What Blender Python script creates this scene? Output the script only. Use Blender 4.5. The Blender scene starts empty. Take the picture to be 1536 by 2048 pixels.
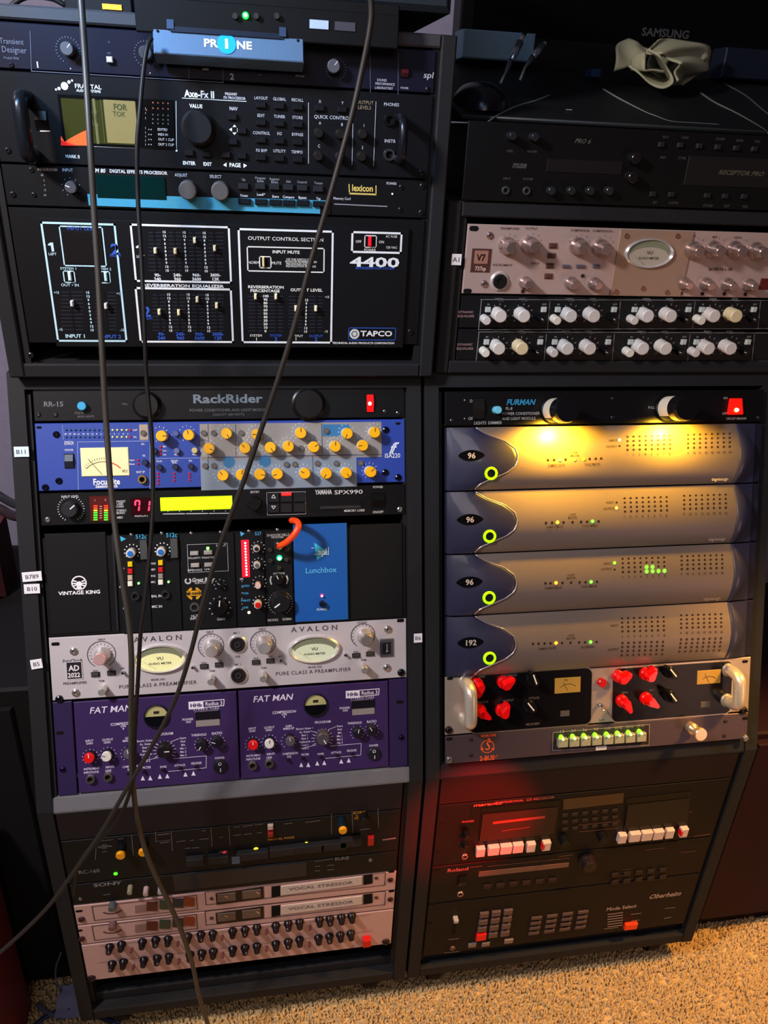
import bpy, math, random
from mathutils import Vector, Matrix
random.seed(7)
sc = bpy.context.scene
COL = sc.collection

# ---------------------------------------------------------------- camera, world, lights, exposure
FPX, CAMH = 1551.5, 1.375                      # focal length in pixels of the 1536 x 2048 frame, camera height
CR = Vector((0.986133, -0.15966, 0.045284)); CU = Vector((0.030991, 0.445226, 0.894882)); CF = Vector((0.163038, 0.881069, -0.444))
CAM = Vector((0, 0, CAMH))
cd = bpy.data.cameras.new('camera'); cam = bpy.data.objects.new('camera', cd); COL.objects.link(cam)
cd.sensor_fit = 'VERTICAL'; cd.sensor_height = 36; cd.lens = 36 * FPX / 2048; cd.clip_start = .02
cam.matrix_world = Matrix(((CR.x, CU.x, -CF.x, CAM.x), (CR.y, CU.y, -CF.y, CAM.y), (CR.z, CU.z, -CF.z, CAM.z), (0, 0, 0, 1)))
sc.camera = cam
w = bpy.data.worlds.new('world'); sc.world = w; w.use_nodes = True
w.node_tree.nodes['Background'].inputs[0].default_value = (.55, .6, .8, 1)
w.node_tree.nodes['Background'].inputs[1].default_value = .02
sc.view_settings.view_transform = 'Standard'; sc.view_settings.look = 'None'
sc.view_settings.gamma = 1; sc.view_settings.use_curve_mapping = False
sc.view_settings.exposure = 0.3

def light(name, kind, loc, target, energy, color, size=.3, size_y=None, cone=60, blend=.5):
    ld = bpy.data.lights.new(name, kind); ld.energy = energy; ld.color = color
    if kind == 'AREA':
        ld.size = size
        if size_y: ld.shape = 'RECTANGLE'; ld.size_y = size_y
    else:
        ld.shadow_soft_size = size
    if kind == 'SPOT': ld.spot_size = math.radians(cone); ld.spot_blend = blend
    o = bpy.data.objects.new(name, ld); COL.objects.link(o); o.location = loc
    o.rotation_euler = (Vector(target) - Vector(loc)).to_track_quat('-Z', 'Y').to_euler()
    return o

light('desk_screen_light', 'AREA', (-.85, .25, 1.95), (.05, .95, .85), 22, (1, .92, .90), .15, .15)
light('room_fill_light', 'AREA', (-.3, -1.3, 2.1), (.1, .95, .9), 6, (1, .86, .84), .9, .6)
light('blue_screen_light', 'SPOT', (-.34, .70, 1.66), (-.08, .97, 1.42), 11.0, (.10, .50, 1), .03, cone=58, blend=.9)
light('cool_top_light', 'AREA', (-.5, -.2, 2.2), (.5, 1.3, 1.45), 3.0, (.35, .58, 1), .4, .4)
light('warm_floor_lamp', 'SPOT', (1.05, .60, 1.30), (.55, .62, 0), 62, (1, .50, .10), .06, cone=62, blend=.7)
light('warm_side_lamp', 'AREA', (1.25, -.25, .7), (.1, .85, .3), 1.2, (1, .55, .42), .3, .5)
light('red_cast_spot', 'SPOT', (.46, .38, .58), (.31, .82, .425), 36, (1, .0, .0), .01, cone=30, blend=.8)  # added spot, no source seen; gives the lower right cabinet its red cast
light('wall_wash_light', 'AREA', (-1.2, 1.2, 2.3), (-.7, 1.95, 1.0), 5, (.8, .78, 1), .3, .3)

# ---------------------------------------------------------------- rack planes (origin, backward lean)
TL = math.radians(19.64)
FR = {'LB': ((-.282, .8167, .156), 0), 'LM': ((-.2756, .8249, .543), TL), 'RM': ((.260, .8148, .549), TL),
      'LT': ((-.2656, .9906, 1.1424), 0), 'RT': ((.2748, 1.0062, 1.0943), 0), 'RB': ((.2565, .8167, .156), 0),
      'RC': ((.2625, 1.0, 1.2985), 0)}
UU, WW = .04445, .4826

def ray(px, py): return CR * ((px - 768) / FPX) - CU * ((py - 1024) / FPX) + CF
def atY(px, py, y): r = ray(px, py); return CAM + r * (y / r.y)
def atZ(px, py, z): r = ray(px, py); return CAM + r * ((z - CAMH) / r.z)
def onplane(k, px, py, d=0):
    o, t = FR[k]; up = Vector((0, math.sin(t), math.cos(t))); n = Vector((0, -math.cos(t), math.sin(t)))
    o = Vector(o) + n * d; r = ray(px, py); s = n.dot(o - CAM) / n.dot(r); X = CAM + r * s - o
    return X.x, X.dot(up), s
def fpoint(k, u, v, d=0):
    o, t = FR[k]; return Vector(o) + Vector((u, 0, 0)) + v * Vector((0, math.sin(t), math.cos(t))) + d * Vector((0, -math.cos(t), math.sin(t)))

# ---------------------------------------------------------------- materials
def lin(h):
    h = h.lstrip('#'); return tuple(((int(h[i:i+2], 16) / 255 + .055) / 1.055) ** 2.4 if int(h[i:i+2], 16) > 10 else int(h[i:i+2], 16) / 255 / 12.92 for i in (0, 2, 4))
_M = {}
def M(hexc, rough=.5, metal=0., emit=0., bump=0., brushed=0, scale=400., tint=.12, coat=0., alpha=1):
    key = (hexc, rough, metal, emit, bump, brushed, scale, tint, coat, alpha)
    if key in _M: return _M[key]
    m = bpy.data.materials.new('mat_' + hexc.lstrip('#')); m.use_nodes = True; nt = m.node_tree; b = nt.nodes['Principled BSDF']
    c = lin(hexc)
    tc = nt.nodes.new('ShaderNodeTexCoord'); mp = nt.nodes.new('ShaderNodeMapping'); nz = nt.nodes.new('ShaderNodeTexNoise')
    nt.links.new(tc.outputs['Object'], mp.inputs[0]); nt.links.new(mp.outputs[0], nz.inputs['Vector'])
    mp.inputs['Scale'].default_value = (.02, 1, 1) if brushed else (1, 1, 1)
    nz.inputs['Scale'].default_value = 2500 if brushed else scale; nz.inputs['Detail'].default_value = 2
    mx = nt.nodes.new('ShaderNodeMix'); mx.data_type = 'RGBA'
    mx.inputs[6].default_value = tuple(x * (1 - tint) for x in c) + (1,); mx.inputs[7].default_value = tuple(min(1, x * (1 + tint)) for x in c) + (1,)
    nt.links.new(nz.outputs['Fac'], mx.inputs[0]); nt.links.new(mx.outputs[2], b.inputs['Base Color'])
    b.inputs['Roughness'].default_value = rough; b.inputs['Metallic'].default_value = metal
    if max(c) < .035 and not metal: b.inputs['Specular IOR Level'].default_value = .2
    if coat: b.inputs['Coat Weight'].default_value = coat; b.inputs['Coat Roughness'].default_value = .08
    if emit:
        b.inputs['Emission Color'].default_value = c + (1,); b.inputs['Emission Strength'].default_value = emit
    if bump or brushed:
        bp = nt.nodes.new('ShaderNodeBump'); bp.inputs['Strength'].default_value = bump or .08; bp.inputs['Distance'].default_value = .0004
        nt.links.new(nz.outputs['Fac'], bp.inputs['Height']); nt.links.new(bp.outputs[0], b.inputs['Normal'])
    if alpha < 1: b.inputs['Alpha'].default_value = alpha
    _M[key] = m; return m
BLACK = M('#0f0f11', .5); BLACKG = M('#0c0c0e', .28); KNOB = M('#0f0f10', .38); HOLE = M('#050506', .8); TOLEX = M('#1e1e20', .62, bump=.5, scale=900)
STEEL = M('#9a9a9e', .3, .9); CHROME = M('#c8c8cc', .18, 1.); SCREWB = M('#2c2c30', .3, .7); WHITE = M('#d9d6d2', .5); GLASS = M('#0a0a0c', .12)
SILVER = M('#d2cacd', .42, .3, brushed=1); CHAMP = M('#a39487', .38, .4, brushed=1)

# ---------------------------------------------------------------- mesh building
class MB:
    def __init__(s): s.v = []; s.f = []; s.sm = []
    def add(s, vs, fs, smooth=False):
        n = len(s.v); s.v += [tuple(x) for x in vs]; s.f += [tuple(i + n for i in f) for f in fs]; s.sm += [smooth] * len(fs)
    def box(s, x0, x1, y0, y1, z0, z1):
        s.add([(x0, y0, z0), (x1, y0, z0), (x1, y1, z0), (x0, y1, z0), (x0, y0, z1), (x1, y0, z1), (x1, y1, z1), (x0, y1, z1)],
              [(0, 1, 5, 4), (1, 2, 6, 5), (2, 3, 7, 6), (3, 0, 4, 7), (4, 5, 6, 7), (3, 2, 1, 0)])
        return s
    def bbox(s, x0, x1, y0, y1, z0, z1, b=.001):          # box with its front (low y) edges chamfered
        s.add([(x0, y0 + b, z0), (x1, y0 + b, z0), (x1, y1, z0), (x0, y1, z0), (x0, y0 + b, z1), (x1, y0 + b, z1), (x1, y1, z1), (x0, y1, z1),
               (x0 + b, y0, z0 + b), (x1 - b, y0, z0 + b), (x1 - b, y0, z1 - b), (x0 + b, y0, z1 - b)],
              [(8, 9, 10, 11), (0, 1, 9, 8), (1, 5, 10, 9), (5, 4, 11, 10), (4, 0, 8, 11), (1, 2, 6, 5), (2, 3, 7, 6), (3, 0, 4, 7), (4, 5, 6, 7), (3, 2, 1, 0)])
        return s
    def lathe(s, prof, seg=20, ox=0, oz=0, ang0=0, flute=0):   # prof [(radius, depth towards the viewer)]
        for (r0, d0), (r1, d1) in zip(prof, prof[1:]):
            vs = []
            for r, d in ((r0, d0), (r1, d1)):
                for i in range(seg):
                    a = 2 * math.pi * i / seg + ang0; q = r * (1 - (flute if i % 2 else 0))
                    vs.append((ox + q * math.sin(a), -d, oz + q * math.cos(a)))
            s.add(vs, [(i, (i + 1) % seg, seg + (i + 1) % seg, seg + i) for i in range(seg)], not flute)
        return s
    def disc(s, r, d, seg=20, ox=0, oz=0):
        s.add([(ox + r * math.sin(2 * math.pi * i / seg), -d, oz + r * math.cos(2 * math.pi * i / seg)) for i in range(seg)], [tuple(range(seg))])
        return s
    def prism(s, pts, d0, d1):                             # outline in x,z; faces at depth d0 (back) and d1 (front)
        n = len(pts); s.add([(x, -d1, z) for x, z in pts] + [(x, -d0, z) for x, z in pts],
                            [tuple(range(n)), tuple(range(2 * n - 1, n - 1, -1))] + [(i, (i + 1) % n, n + (i + 1) % n, n + i) for i in range(n)])
        return s
    def tube(s, pts, r, seg=10, smooth=True):
        pts = [Vector(p) for p in pts]; n = len(pts); vs = []; a = None
        for i, p in enumerate(pts):
            t = (pts[min(i + 1, n - 1)] - pts[max(i - 1, 0)]).normalized()
            if a is None: a = t.cross(Vector((.3, .2, 1)) if abs(t.z) < .9 else Vector((1, .2, 0)))
            a = (a - t * a.dot(t)).normalized(); b = t.cross(a); rr = r[i] if isinstance(r, (list, tuple)) else r
            vs += [p + (a * math.cos(2 * math.pi * k / seg) + b * math.sin(2 * math.pi * k / seg)) * rr for k in range(seg)]
        fs = [(i * seg + k, i * seg + (k + 1) % seg, (i + 1) * seg + (k + 1) % seg, (i + 1) * seg + k) for i in range(n - 1) for k in range(seg)]
        s.add(vs, fs + [tuple(range(seg - 1, -1, -1)), tuple(range((n - 1) * seg, n * seg))], smooth)
        return s
    def mesh(s, name, mat):
        me = bpy.data.meshes.new(name); me.from_pydata(s.v, [], s.f)
        me.polygons.foreach_set('use_smooth', s.sm)
        for m in (mat if isinstance(mat, (list, tuple)) else [mat]): me.materials.append(m)
        me.update(); return me
def obj(name, me, parent=None, loc=(0, 0, 0), rot=(0, 0, 0)):
    o = bpy.data.objects.new(name, me); COL.objects.link(o); o.parent = parent; o.location = loc; o.rotation_euler = rot
    return o
def tag(o, label=None, cat=None, group=None, kind=None):
    for k, v in (('label', label), ('category', cat), ('group', group), ('kind', kind)):
        if v: o[k] = v
    return o
def smooth_path(pts, n=8):
    pts = [Vector(p) for p in pts]; P = [pts[0] * 2 - pts[1]] + pts + [pts[-1] * 2 - pts[-2]]; out = []
    for i in range(1, len(P) - 2):
        a, b, c, d = P[i-1:i+3]
        for k in range(n):
            t = k / n; out.append(.5 * ((2 * b) + (c - a) * t + (2 * a - 5 * b + 4 * c - d) * t * t + (3 * b - a - 3 * c + d) * t ** 3))
    return out + [pts[-1]]

# ---------------------------------------------------------------- lettering: glyph outlines of the built-in font, read once
GL = {}
def make_glyphs():
    chars = [chr(c) for c in range(33, 127)] + ['•', '°']
    tmp = []
    for bold in (0, 1):
        for ch in chars + ['|I', '|nI']:
            for s in ((ch,) if ch[0] == '|' and len(ch) > 1 else (ch, ch + 'I')):
                cu = bpy.data.curves.new('g', 'FONT'); cu.body = s.lstrip('|') if len(ch) > 1 else s; cu.size = 1
                cu.resolution_u = 2; cu.offset = .028 if bold else .008
                o = bpy.data.objects.new('g', cu); COL.objects.link(o); tmp.append((bold, ch, s, o))
    bpy.context.view_layer.update(); dg = bpy.context.evaluated_depsgraph_get(); raw = {}
    for bold, ch, s, o in tmp:
        me = bpy.data.meshes.new_from_object(o.evaluated_get(dg))
        raw[(bold, s if len(ch) == 1 else ch)] = ([(v.co.x, v.co.y) for v in me.vertices], [tuple(p.vertices) for p in me.polygons])
        bpy.data.meshes.remove(me)
    for bold, ch, s, o in tmp:
        cu = o.data; bpy.data.objects.remove(o); bpy.data.curves.remove(cu)
    for bold in (0, 1):
        H = max(y for x, y in raw[(bold, 'H')][0]); xI = max(x for x, y in raw[(bold, '|I')][0])
        for ch in chars:
            vs, fs = raw[(bold, ch)]
            adv = max(x for x, y in raw[(bold, ch + 'I')][0]) - xI
            GL[(bold, ch)] = ([(x / H, y / H) for x, y in vs], fs, adv / H)
make_glyphs()
def text_geo(s, bold=0, stretch=1., shear=0., spacing=0.):
    x = 0; vs = []; fs = []
    for ch in s:
        if ch == ' ' or (bold, ch) not in GL: x += .42; continue
        g, f, adv = GL[(bold, ch)]; n = len(vs)
        vs += [((a + x + shear * b) * stretch, b) for a, b in g]; fs += [tuple(i + n for i in q) for q in f]; x += adv + spacing
    return vs, fs, (x - spacing) * stretch

# ---------------------------------------------------------------- rack unit: an Empty in a rack plane, parts placed on it
_C = {}
def cached(key, fn):
    if key not in _C: _C[key] = fn()
    return _C[key]
class Unit:
    def __init__(s, name, label, fr, v0, v1, mat, cat='rack unit', u0=0., u1=WW, group=None, panel=True, depth=.25, thick=.003, units=True):
        if units: v0, v1 = v0 * UU, v1 * UU
        s.fr, s.u0, s.v0, s.w, s.h = fr, u0, v0, u1 - u0, v1 - v0
        s.root = bpy.data.objects.new(name, None); COL.objects.link(s.root); s.root.empty_display_size = .05
        s.root.location = fpoint(fr, u0, v0); s.root.rotation_euler = (-FR[fr][1], 0, 0)
        tag(s.root, label, cat, group)
        if panel:
            g = .0006; m = MB().bbox(g, s.w - g, 0, thick, g, s.h - g, .0008)
            obj('front_panel', m.mesh('front_panel', mat), s.root)
            if depth:
                e = .016 if s.w > .4 else .002
                obj('chassis', MB().box(e, s.w - e, thick, depth, .003, s.h - .003).mesh('chassis', M('#1a1a1c', .6)), s.root)
    def L(s, px, py, d=0): u, v, _ = onplane(s.fr, px, py, d); return u - s.u0, v - s.v0
    def m(s, px, py): return onplane(s.fr, px, py)[2] / FPX      # metres per pixel across
    def put(s, name, me, px, py, d=0, base=None, rot=0, parent=None):
        x, z = s.L(px, py, d); b = 0 if base is None else base
        if parent is not None: x -= parent.location.x; z -= parent.location.z
        return obj(name, me, parent or s.root, (x, -b, z), (0, rot, 0))
    # parts -------------------------------------------------
    def knob(s, px, py, r, mat=KNOB, d=.014, cap=None, ptr=None, ang=None, style='plain', skirt=None, base=0, name='knob', label=None, rm=None, ck=1.):
        rr = round((rm or r * s.m(px, py)) * 4000) / 4000; dd = round(d, 4)
        if style == 'plain': prof = [(rr * 1.0, 0), (rr * .96, dd - rr * .12), (rr * .84, dd), (0, dd)]
        elif style == 'big': prof = [(rr * 1.12, 0), (rr * 1.12, dd * .25), (rr * 1.0, dd * .35), (rr * .97, dd - .0015), (rr * .88, dd), (0, dd)]
        elif style == 'cone': prof = [(rr * 1.3, 0), (rr * 1.3, dd * .2), (rr, dd * .45), (rr * .8, dd * .95), (rr * .7, dd), (0, dd)]
        elif style == 'waist': prof = [(rr * .9, 0), (rr * .9, dd * .3), (rr * .45, dd * .45), (rr * .5, dd * .6), (rr, dd * .8), (rr, dd * .96), (rr * .9, dd), (0, dd)]
        fl = .08 if style == 'big' and cap is None and mat is KNOB else 0
        me = cached(('knob', style, rr, dd, mat.name, fl), lambda: MB().lathe(prof, 28 if r > 12 else 18, flute=fl).mesh('knob', mat))
        k = s.put(name, me, px, py, d, base)
        if label: k['label'] = label
        if skirt:
            me = cached(('skirt', rr, skirt.name), lambda: MB().lathe([(rr * 1.25, 0), (rr * 1.22, .003), (rr, .004)], 20).mesh('skirt', skirt)); obj('skirt', me, k)
        if cap:
            me = cached(('cap', rr, dd, cap.name, ck), lambda: MB().lathe([(rr * ck, dd - .0035), (rr * .98 * ck, dd + .0003), (rr * .88 * ck, dd + .0012), (0, dd + .0012)], 20).mesh('cap', cap)); obj('cap', me, k)
        if ptr:
            e = .0014 if cap else .0002
            me = cached(('ptr', rr, dd, ptr.name, e), lambda: MB().box(-max(rr * .07, .0003), max(rr * .07, .0003), -dd - e, -dd + .001, rr * .15, rr * .86).mesh('pointer', ptr))
            obj('pointer', me, k, rot=(0, math.radians(ang if ang is not None else random.uniform(-130, 130)), 0))
        return k
    def chicken(s, px, py, r, mat, ang, d=.02, line=None):
        rr = r * s.m(px, py)
        def mk():
            b = MB(); n = 9
            out = [(rr * .62 * math.sin(a), rr * .62 * math.cos(a)) for a in [math.radians(60 + 240 * i / n) for i in range(n + 1)]]
            out = [(rr * .62 * math.cos(math.radians(t)), rr * .62 * math.sin(math.radians(t))) for t in range(150, 391, 20)] + [(rr * .22, rr * 1.25), (0, rr * 1.4), (-rr * .22, rr * 1.25)]
            b.lathe([(rr * .85, 0), (rr * .8, .006), (rr * .5, .008)], 18)
            b.prism(out[::-1], .005, d * .8)
            b.prism([(x * .72, z * .78) for x, z in out][::-1], d * .8, d)
            return b.mesh('chicken_head_knob', mat)
        k = s.put('knob', cached(('chk', round(rr, 4), mat.name), mk), px, py, d, 0, math.radians(ang))
        if line: obj('pointer', cached(('chl', round(rr, 4)), lambda: MB().box(-.0009, .0009, -d - .0008, -d, -rr * .1, rr * 1.25).mesh('pointer', line)), k)
        return k
    def btn(s, px, py, w, h, mat, d=.004, name='button', frame=None, label=None):
        q = s.m(px, py); W, H = w * q, h * q * s.vs(px, py)
        b = s.put(name, cached(('btn', round(W, 4), round(H, 4), round(d, 4), mat.name), lambda: MB().bbox(-W / 2, W / 2, -d, 0, -H / 2, H / 2, min(.0008, d * .4, H * .2)).mesh(name, mat)), px, py, d, 0)
        if label: b['label'] = label
        if frame: obj('bezel', cached(('bz', round(W, 4), round(H, 4), frame.name), lambda: MB().box(-W / 2 - .0012, W / 2 + .0012, -.0012, 0, -H / 2 - .0012, H / 2 + .0012).mesh('bezel', frame)), b)
        return b
    def vs(s, px, py):                                   # vertical metres per pixel relative to across
        return abs(s.L(px, py - 2)[1] - s.L(px, py + 2)[1]) / 4 / s.m(px, py)
    def led(s, px, py, r, hexc, e=1.6, core=None, d=.0015, on=True):
        rr = max(r * s.m(px, py), .0005)
        mt = M(hexc, .3, emit=min(e, 2.2)) if on else M(hexc, .3)
        o = s.put('led', cached(('led', round(rr, 4), mt.name), lambda: MB().lathe([(rr, 0), (rr * .95, d * .5), (rr * .6, d), (0, d * 1.15)], 12).mesh('led', mt)), px, py, d, 0)
        if core: obj('core', cached(('ledc', round(rr, 4), core), lambda: MB().lathe([(rr * .62, d * .9), (rr * .5, d * 1.25), (0, d * 1.4)], 10).mesh('core', M(core, .3, emit=2.5))), o)
        return o
    def screw(s, px, py, r=5, mat=SCREWB, name='screw'):
        rr = r * s.m(px, py)
        return s.put(name, cached(('scr', round(rr, 4), mat.name), lambda: MB().lathe([(rr, 0), (rr * .92, rr * .4), (rr * .55, rr * .62), (rr * .4, rr * .62), (rr * .3, rr * .3), (0, rr * .3)], 14).mesh('screw', mat)), px, py, .002, 0)
    def slot(s, px, py, w=9, h=5, mat=HOLE):
        q = s.m(px, py); W, H = w * q, h * q
        pts = [(W * .28 * (1 if math.sin(t) > 0 else -1) + H * .5 * math.sin(t), H * .5 * math.cos(t)) for t in [math.radians(x) for x in range(10, 370, 24)]]
        return s.put('mounting_slot', MB().prism(pts, 0, .0003).mesh('slot', mat), px, py, 0, 0)
    def jack(s, px, py, r, ring=STEEL, inner=None, d=.004):
        rr = r * s.m(px, py)
        j = s.put('jack_socket', cached(('jk', round(rr, 4), ring.name), lambda: MB().lathe([(rr, 0), (rr, d * .5), (rr * .9, d), (rr * .6, d), (rr * .55, .0005)], 20).mesh('jack', ring)), px, py, d, 0)
        obj('hole', cached(('jh', round(rr, 4)), lambda: MB().disc(rr * .6, .0008, 16).mesh('hole', HOLE)), j)
        if inner: obj('insert', cached(('ji', round(rr, 4)), lambda: MB().lathe([(rr * .42, .0008), (rr * .42, .0025), (rr * .2, .0025), (rr * .2, .001)], 14).mesh('insert', inner)), j)
        return j
    def xlr(s, px, py, r, ring=KNOB):
        rr = r * s.m(px, py)
        j = s.put('xlr_socket', MB().lathe([(rr, 0), (rr, .0025), (rr * .85, .0035), (rr * .72, .0035), (rr * .7, .001), (0, .001)], 24).mesh('xlr', ring), px, py, .003, 0)
        for a in (90, 210, 330):
            obj('pin_hole', MB().disc(rr * .13, .0014, 10, rr * .38 * math.sin(math.radians(a)), rr * .38 * math.cos(math.radians(a))).mesh('pin', M('#3a3a3e', .3, .5)), j)
        return j
    def slider(s, px, ty, y0, y1, col=WHITE, px1=None):
        if px1 is None: px1 = px
        a = s.L(px, y0); b = s.L(px1, y1); cx = (a[0] + b[0]) / 2
        sl = obj('slider', MB().box(-.0012, .0012, -.0004, 0, 0, a[1] - b[1]).mesh('slider_slot', HOLE), s.root, (cx, 0, b[1]))
        z = s.L(px, ty, .006)[1] - b[1]
        obj('slider_thumb', cached(('thumb', col.name), lambda: MB().bbox(-.0016, .0016, -.008, 0, -.003, .003, .0008).mesh('thumb', col)), sl, (0, 0, z))
    def plate(s, name, x0, y0, x1, y1, mat, d0=0, d1=.001, chamfer=True, label=None):
        a, b = s.L(x0, y0, d1), s.L(x1, y1, d1); X0, X1 = sorted((a[0], b[0])); Z0, Z1 = sorted((a[1], b[1]))
        o = obj(name, MB().bbox(X0, X1, -d1, -d0, Z0, Z1, min(.0008, (d1 - d0) * .5)).mesh(name, mat), s.root)
        if label: o['label'] = label
        return o
    def poly(s, name, pts, mat, d=.0005, label=None):
        q = [s.L(x, y, d) for x, y in pts]; o = obj(name, MB().prism(q, 0, d).mesh(name, mat), s.root)
        if label: o['label'] = label
        return o
    def rocker(s, px, py, w, h, mat=BLACKG, emit=None):
        q = s.m(px, py); W, H = w * q, h * q * s.vs(px, py)
        mm = emit or mat
        o = s.put('rocker_switch', MB().box(-W / 2 - .001, W / 2 + .001, -.0012, 0, -H / 2 - .001, H / 2 + .001).mesh('bezel', BLACKG), px, py, 0, 0)
        b = MB(); b.add([(-W/2, -.001, -H/2), (W/2, -.001, -H/2), (W/2, -.005, 0), (-W/2, -.005, 0), (W/2, -.0025, H/2), (-W/2, -.0025, H/2), (-W/2, 0, -H/2), (W/2, 0, -H/2), (W/2, 0, H/2), (-W/2, 0, H/2)],
                        [(0, 1, 2, 3), (3, 2, 4, 5), (6, 7, 1, 0), (5, 4, 8, 9), (0, 3, 5, 9, 6), (1, 7, 8, 4, 2)])
        obj('paddle', b.mesh('paddle', mm), o)
        return o
    def print(s, hexc, items, name='lettering', d=.0005, emit=0, rough=.5, metal=0):
        b = MB(); dd = d
        def q(x, y): a = s.L(x, y, dd); return (a[0], -dd, a[1])
        for it in items:
            k = it[0]
            if callable(d): dd = d(it[2], it[3])
            if k == 't':
                _, st, px, py, h = it[:5]; o = it[5] if len(it) > 5 else {}
                ww = o.get('w', 1.) * .9
                if 'fw' in o: ww = o['fw'] * s.m(px, py) / ((s.L(px, py - h / 2, dd)[1] - s.L(px, py + h / 2, dd)[1]) * text_geo(st, o.get('b', 0), 1, o.get('s', 0.), o.get('sp', 0.))[2])
                vs, fs, wd = text_geo(st, o.get('b', 0), ww, o.get('s', 0.), o.get('sp', 0.))
                z1 = s.L(px, py - h / 2, dd); z0 = s.L(px, py + h / 2, dd); H = z1[1] - z0[1]; al = o.get('a', .5); cx = (z1[0] + z0[0]) / 2
                b.add([(cx + (x - wd * al) * H, -dd, z0[1] + y * H) for x, y in vs], fs)
            elif k == 'l':
                _, x0, y0, x1, y1, wpx = it; A = Vector(q(x0, y0)); B = Vector(q(x1, y1)); t = (B - A).normalized(); n = Vector((-t.z, 0, t.x)) * (wpx * s.m(x0, y0) / 2)
                b.add([A - n, B - n, B + n, A + n], [(0, 1, 2, 3)])
            elif k == 'r':
                _, x0, y0, x1, y1, wpx = it; A = q(x0, y0); B = q(x1, y1); t = wpx * s.m(x0, y0)
                X0, X1, Z0, Z1 = A[0], B[0], B[2], A[2]
                for c in ((X0, X1, Z1 - t, Z1), (X0, X1, Z0, Z0 + t), (X0, X0 + t, Z0, Z1), (X1 - t, X1, Z0, Z1)):
                    b.add([(c[0], -dd, c[2]), (c[1], -dd, c[2]), (c[1], -dd, c[3]), (c[0], -dd, c[3])], [(0, 1, 2, 3)])
            elif k == 'f':
                _, x0, y0, x1, y1 = it; A = q(x0, y0); B = q(x1, y1)
                b.add([(A[0], -dd, B[2]), (B[0], -dd, B[2]), (B[0], -dd, A[2]), (A[0], -dd, A[2])], [(0, 1, 2, 3)])
            elif k == 'p':
                P = [q(x, y) for x, y in it[1]]; b.add(P, [tuple(range(len(P)))])
            elif k == 'a':
                _, cx, cy, r, a0, a1, wpx = it[:7]; C = q(cx, cy); mm = s.m(cx, cy); ry = it[7] if len(it) > 7 else 1; n = max(4, int(abs(a1 - a0) / 12))
                vs = []
                for i in range(n + 1):
                    a = math.radians(a0 + (a1 - a0) * i / n)
                    for rr in (r - wpx / 2, r + wpx / 2): vs.append((C[0] + rr * mm * math.sin(a), -dd, C[2] + rr * ry * mm * math.cos(a)))
                b.add(vs, [(2 * i, 2 * i + 1, 2 * i + 3, 2 * i + 2) for i in range(n)])
            elif k == 'k':
                _, cx, cy, r0, r1, n, a0, a1, wpx = it; C = q(cx, cy); mm = s.m(cx, cy)
                for i in range(n):
                    a = math.radians(a0 + (a1 - a0) * i / (n - 1)); t = Vector((math.sin(a), 0, math.cos(a))); p = Vector((math.cos(a), 0, -math.sin(a))) * wpx * mm / 2
                    A = Vector(C) + t * r0 * mm; B = Vector(C) + t * r1 * mm; b.add([A - p, A + p, B + p, B - p], [(0, 1, 2, 3)])
            elif k == 'c':
                _, cx, cy, r = it[:4]; ry = it[4] if len(it) > 4 else 1; C = q(cx, cy); mm = s.m(cx, cy)
                b.add([(C[0] + r * mm * math.sin(2 * math.pi * i / 18), -dd, C[2] + r * ry * mm * math.cos(2 * math.pi * i / 18)) for i in range(18)], [tuple(range(18))])
        o = obj(name, b.mesh(name, M(hexc, rough, metal, emit)), s.root); o['kind'] = 'stuff'
        return o
def t_(st, x, y, h, **k): return ('t', st, x, y, h, k)

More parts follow.
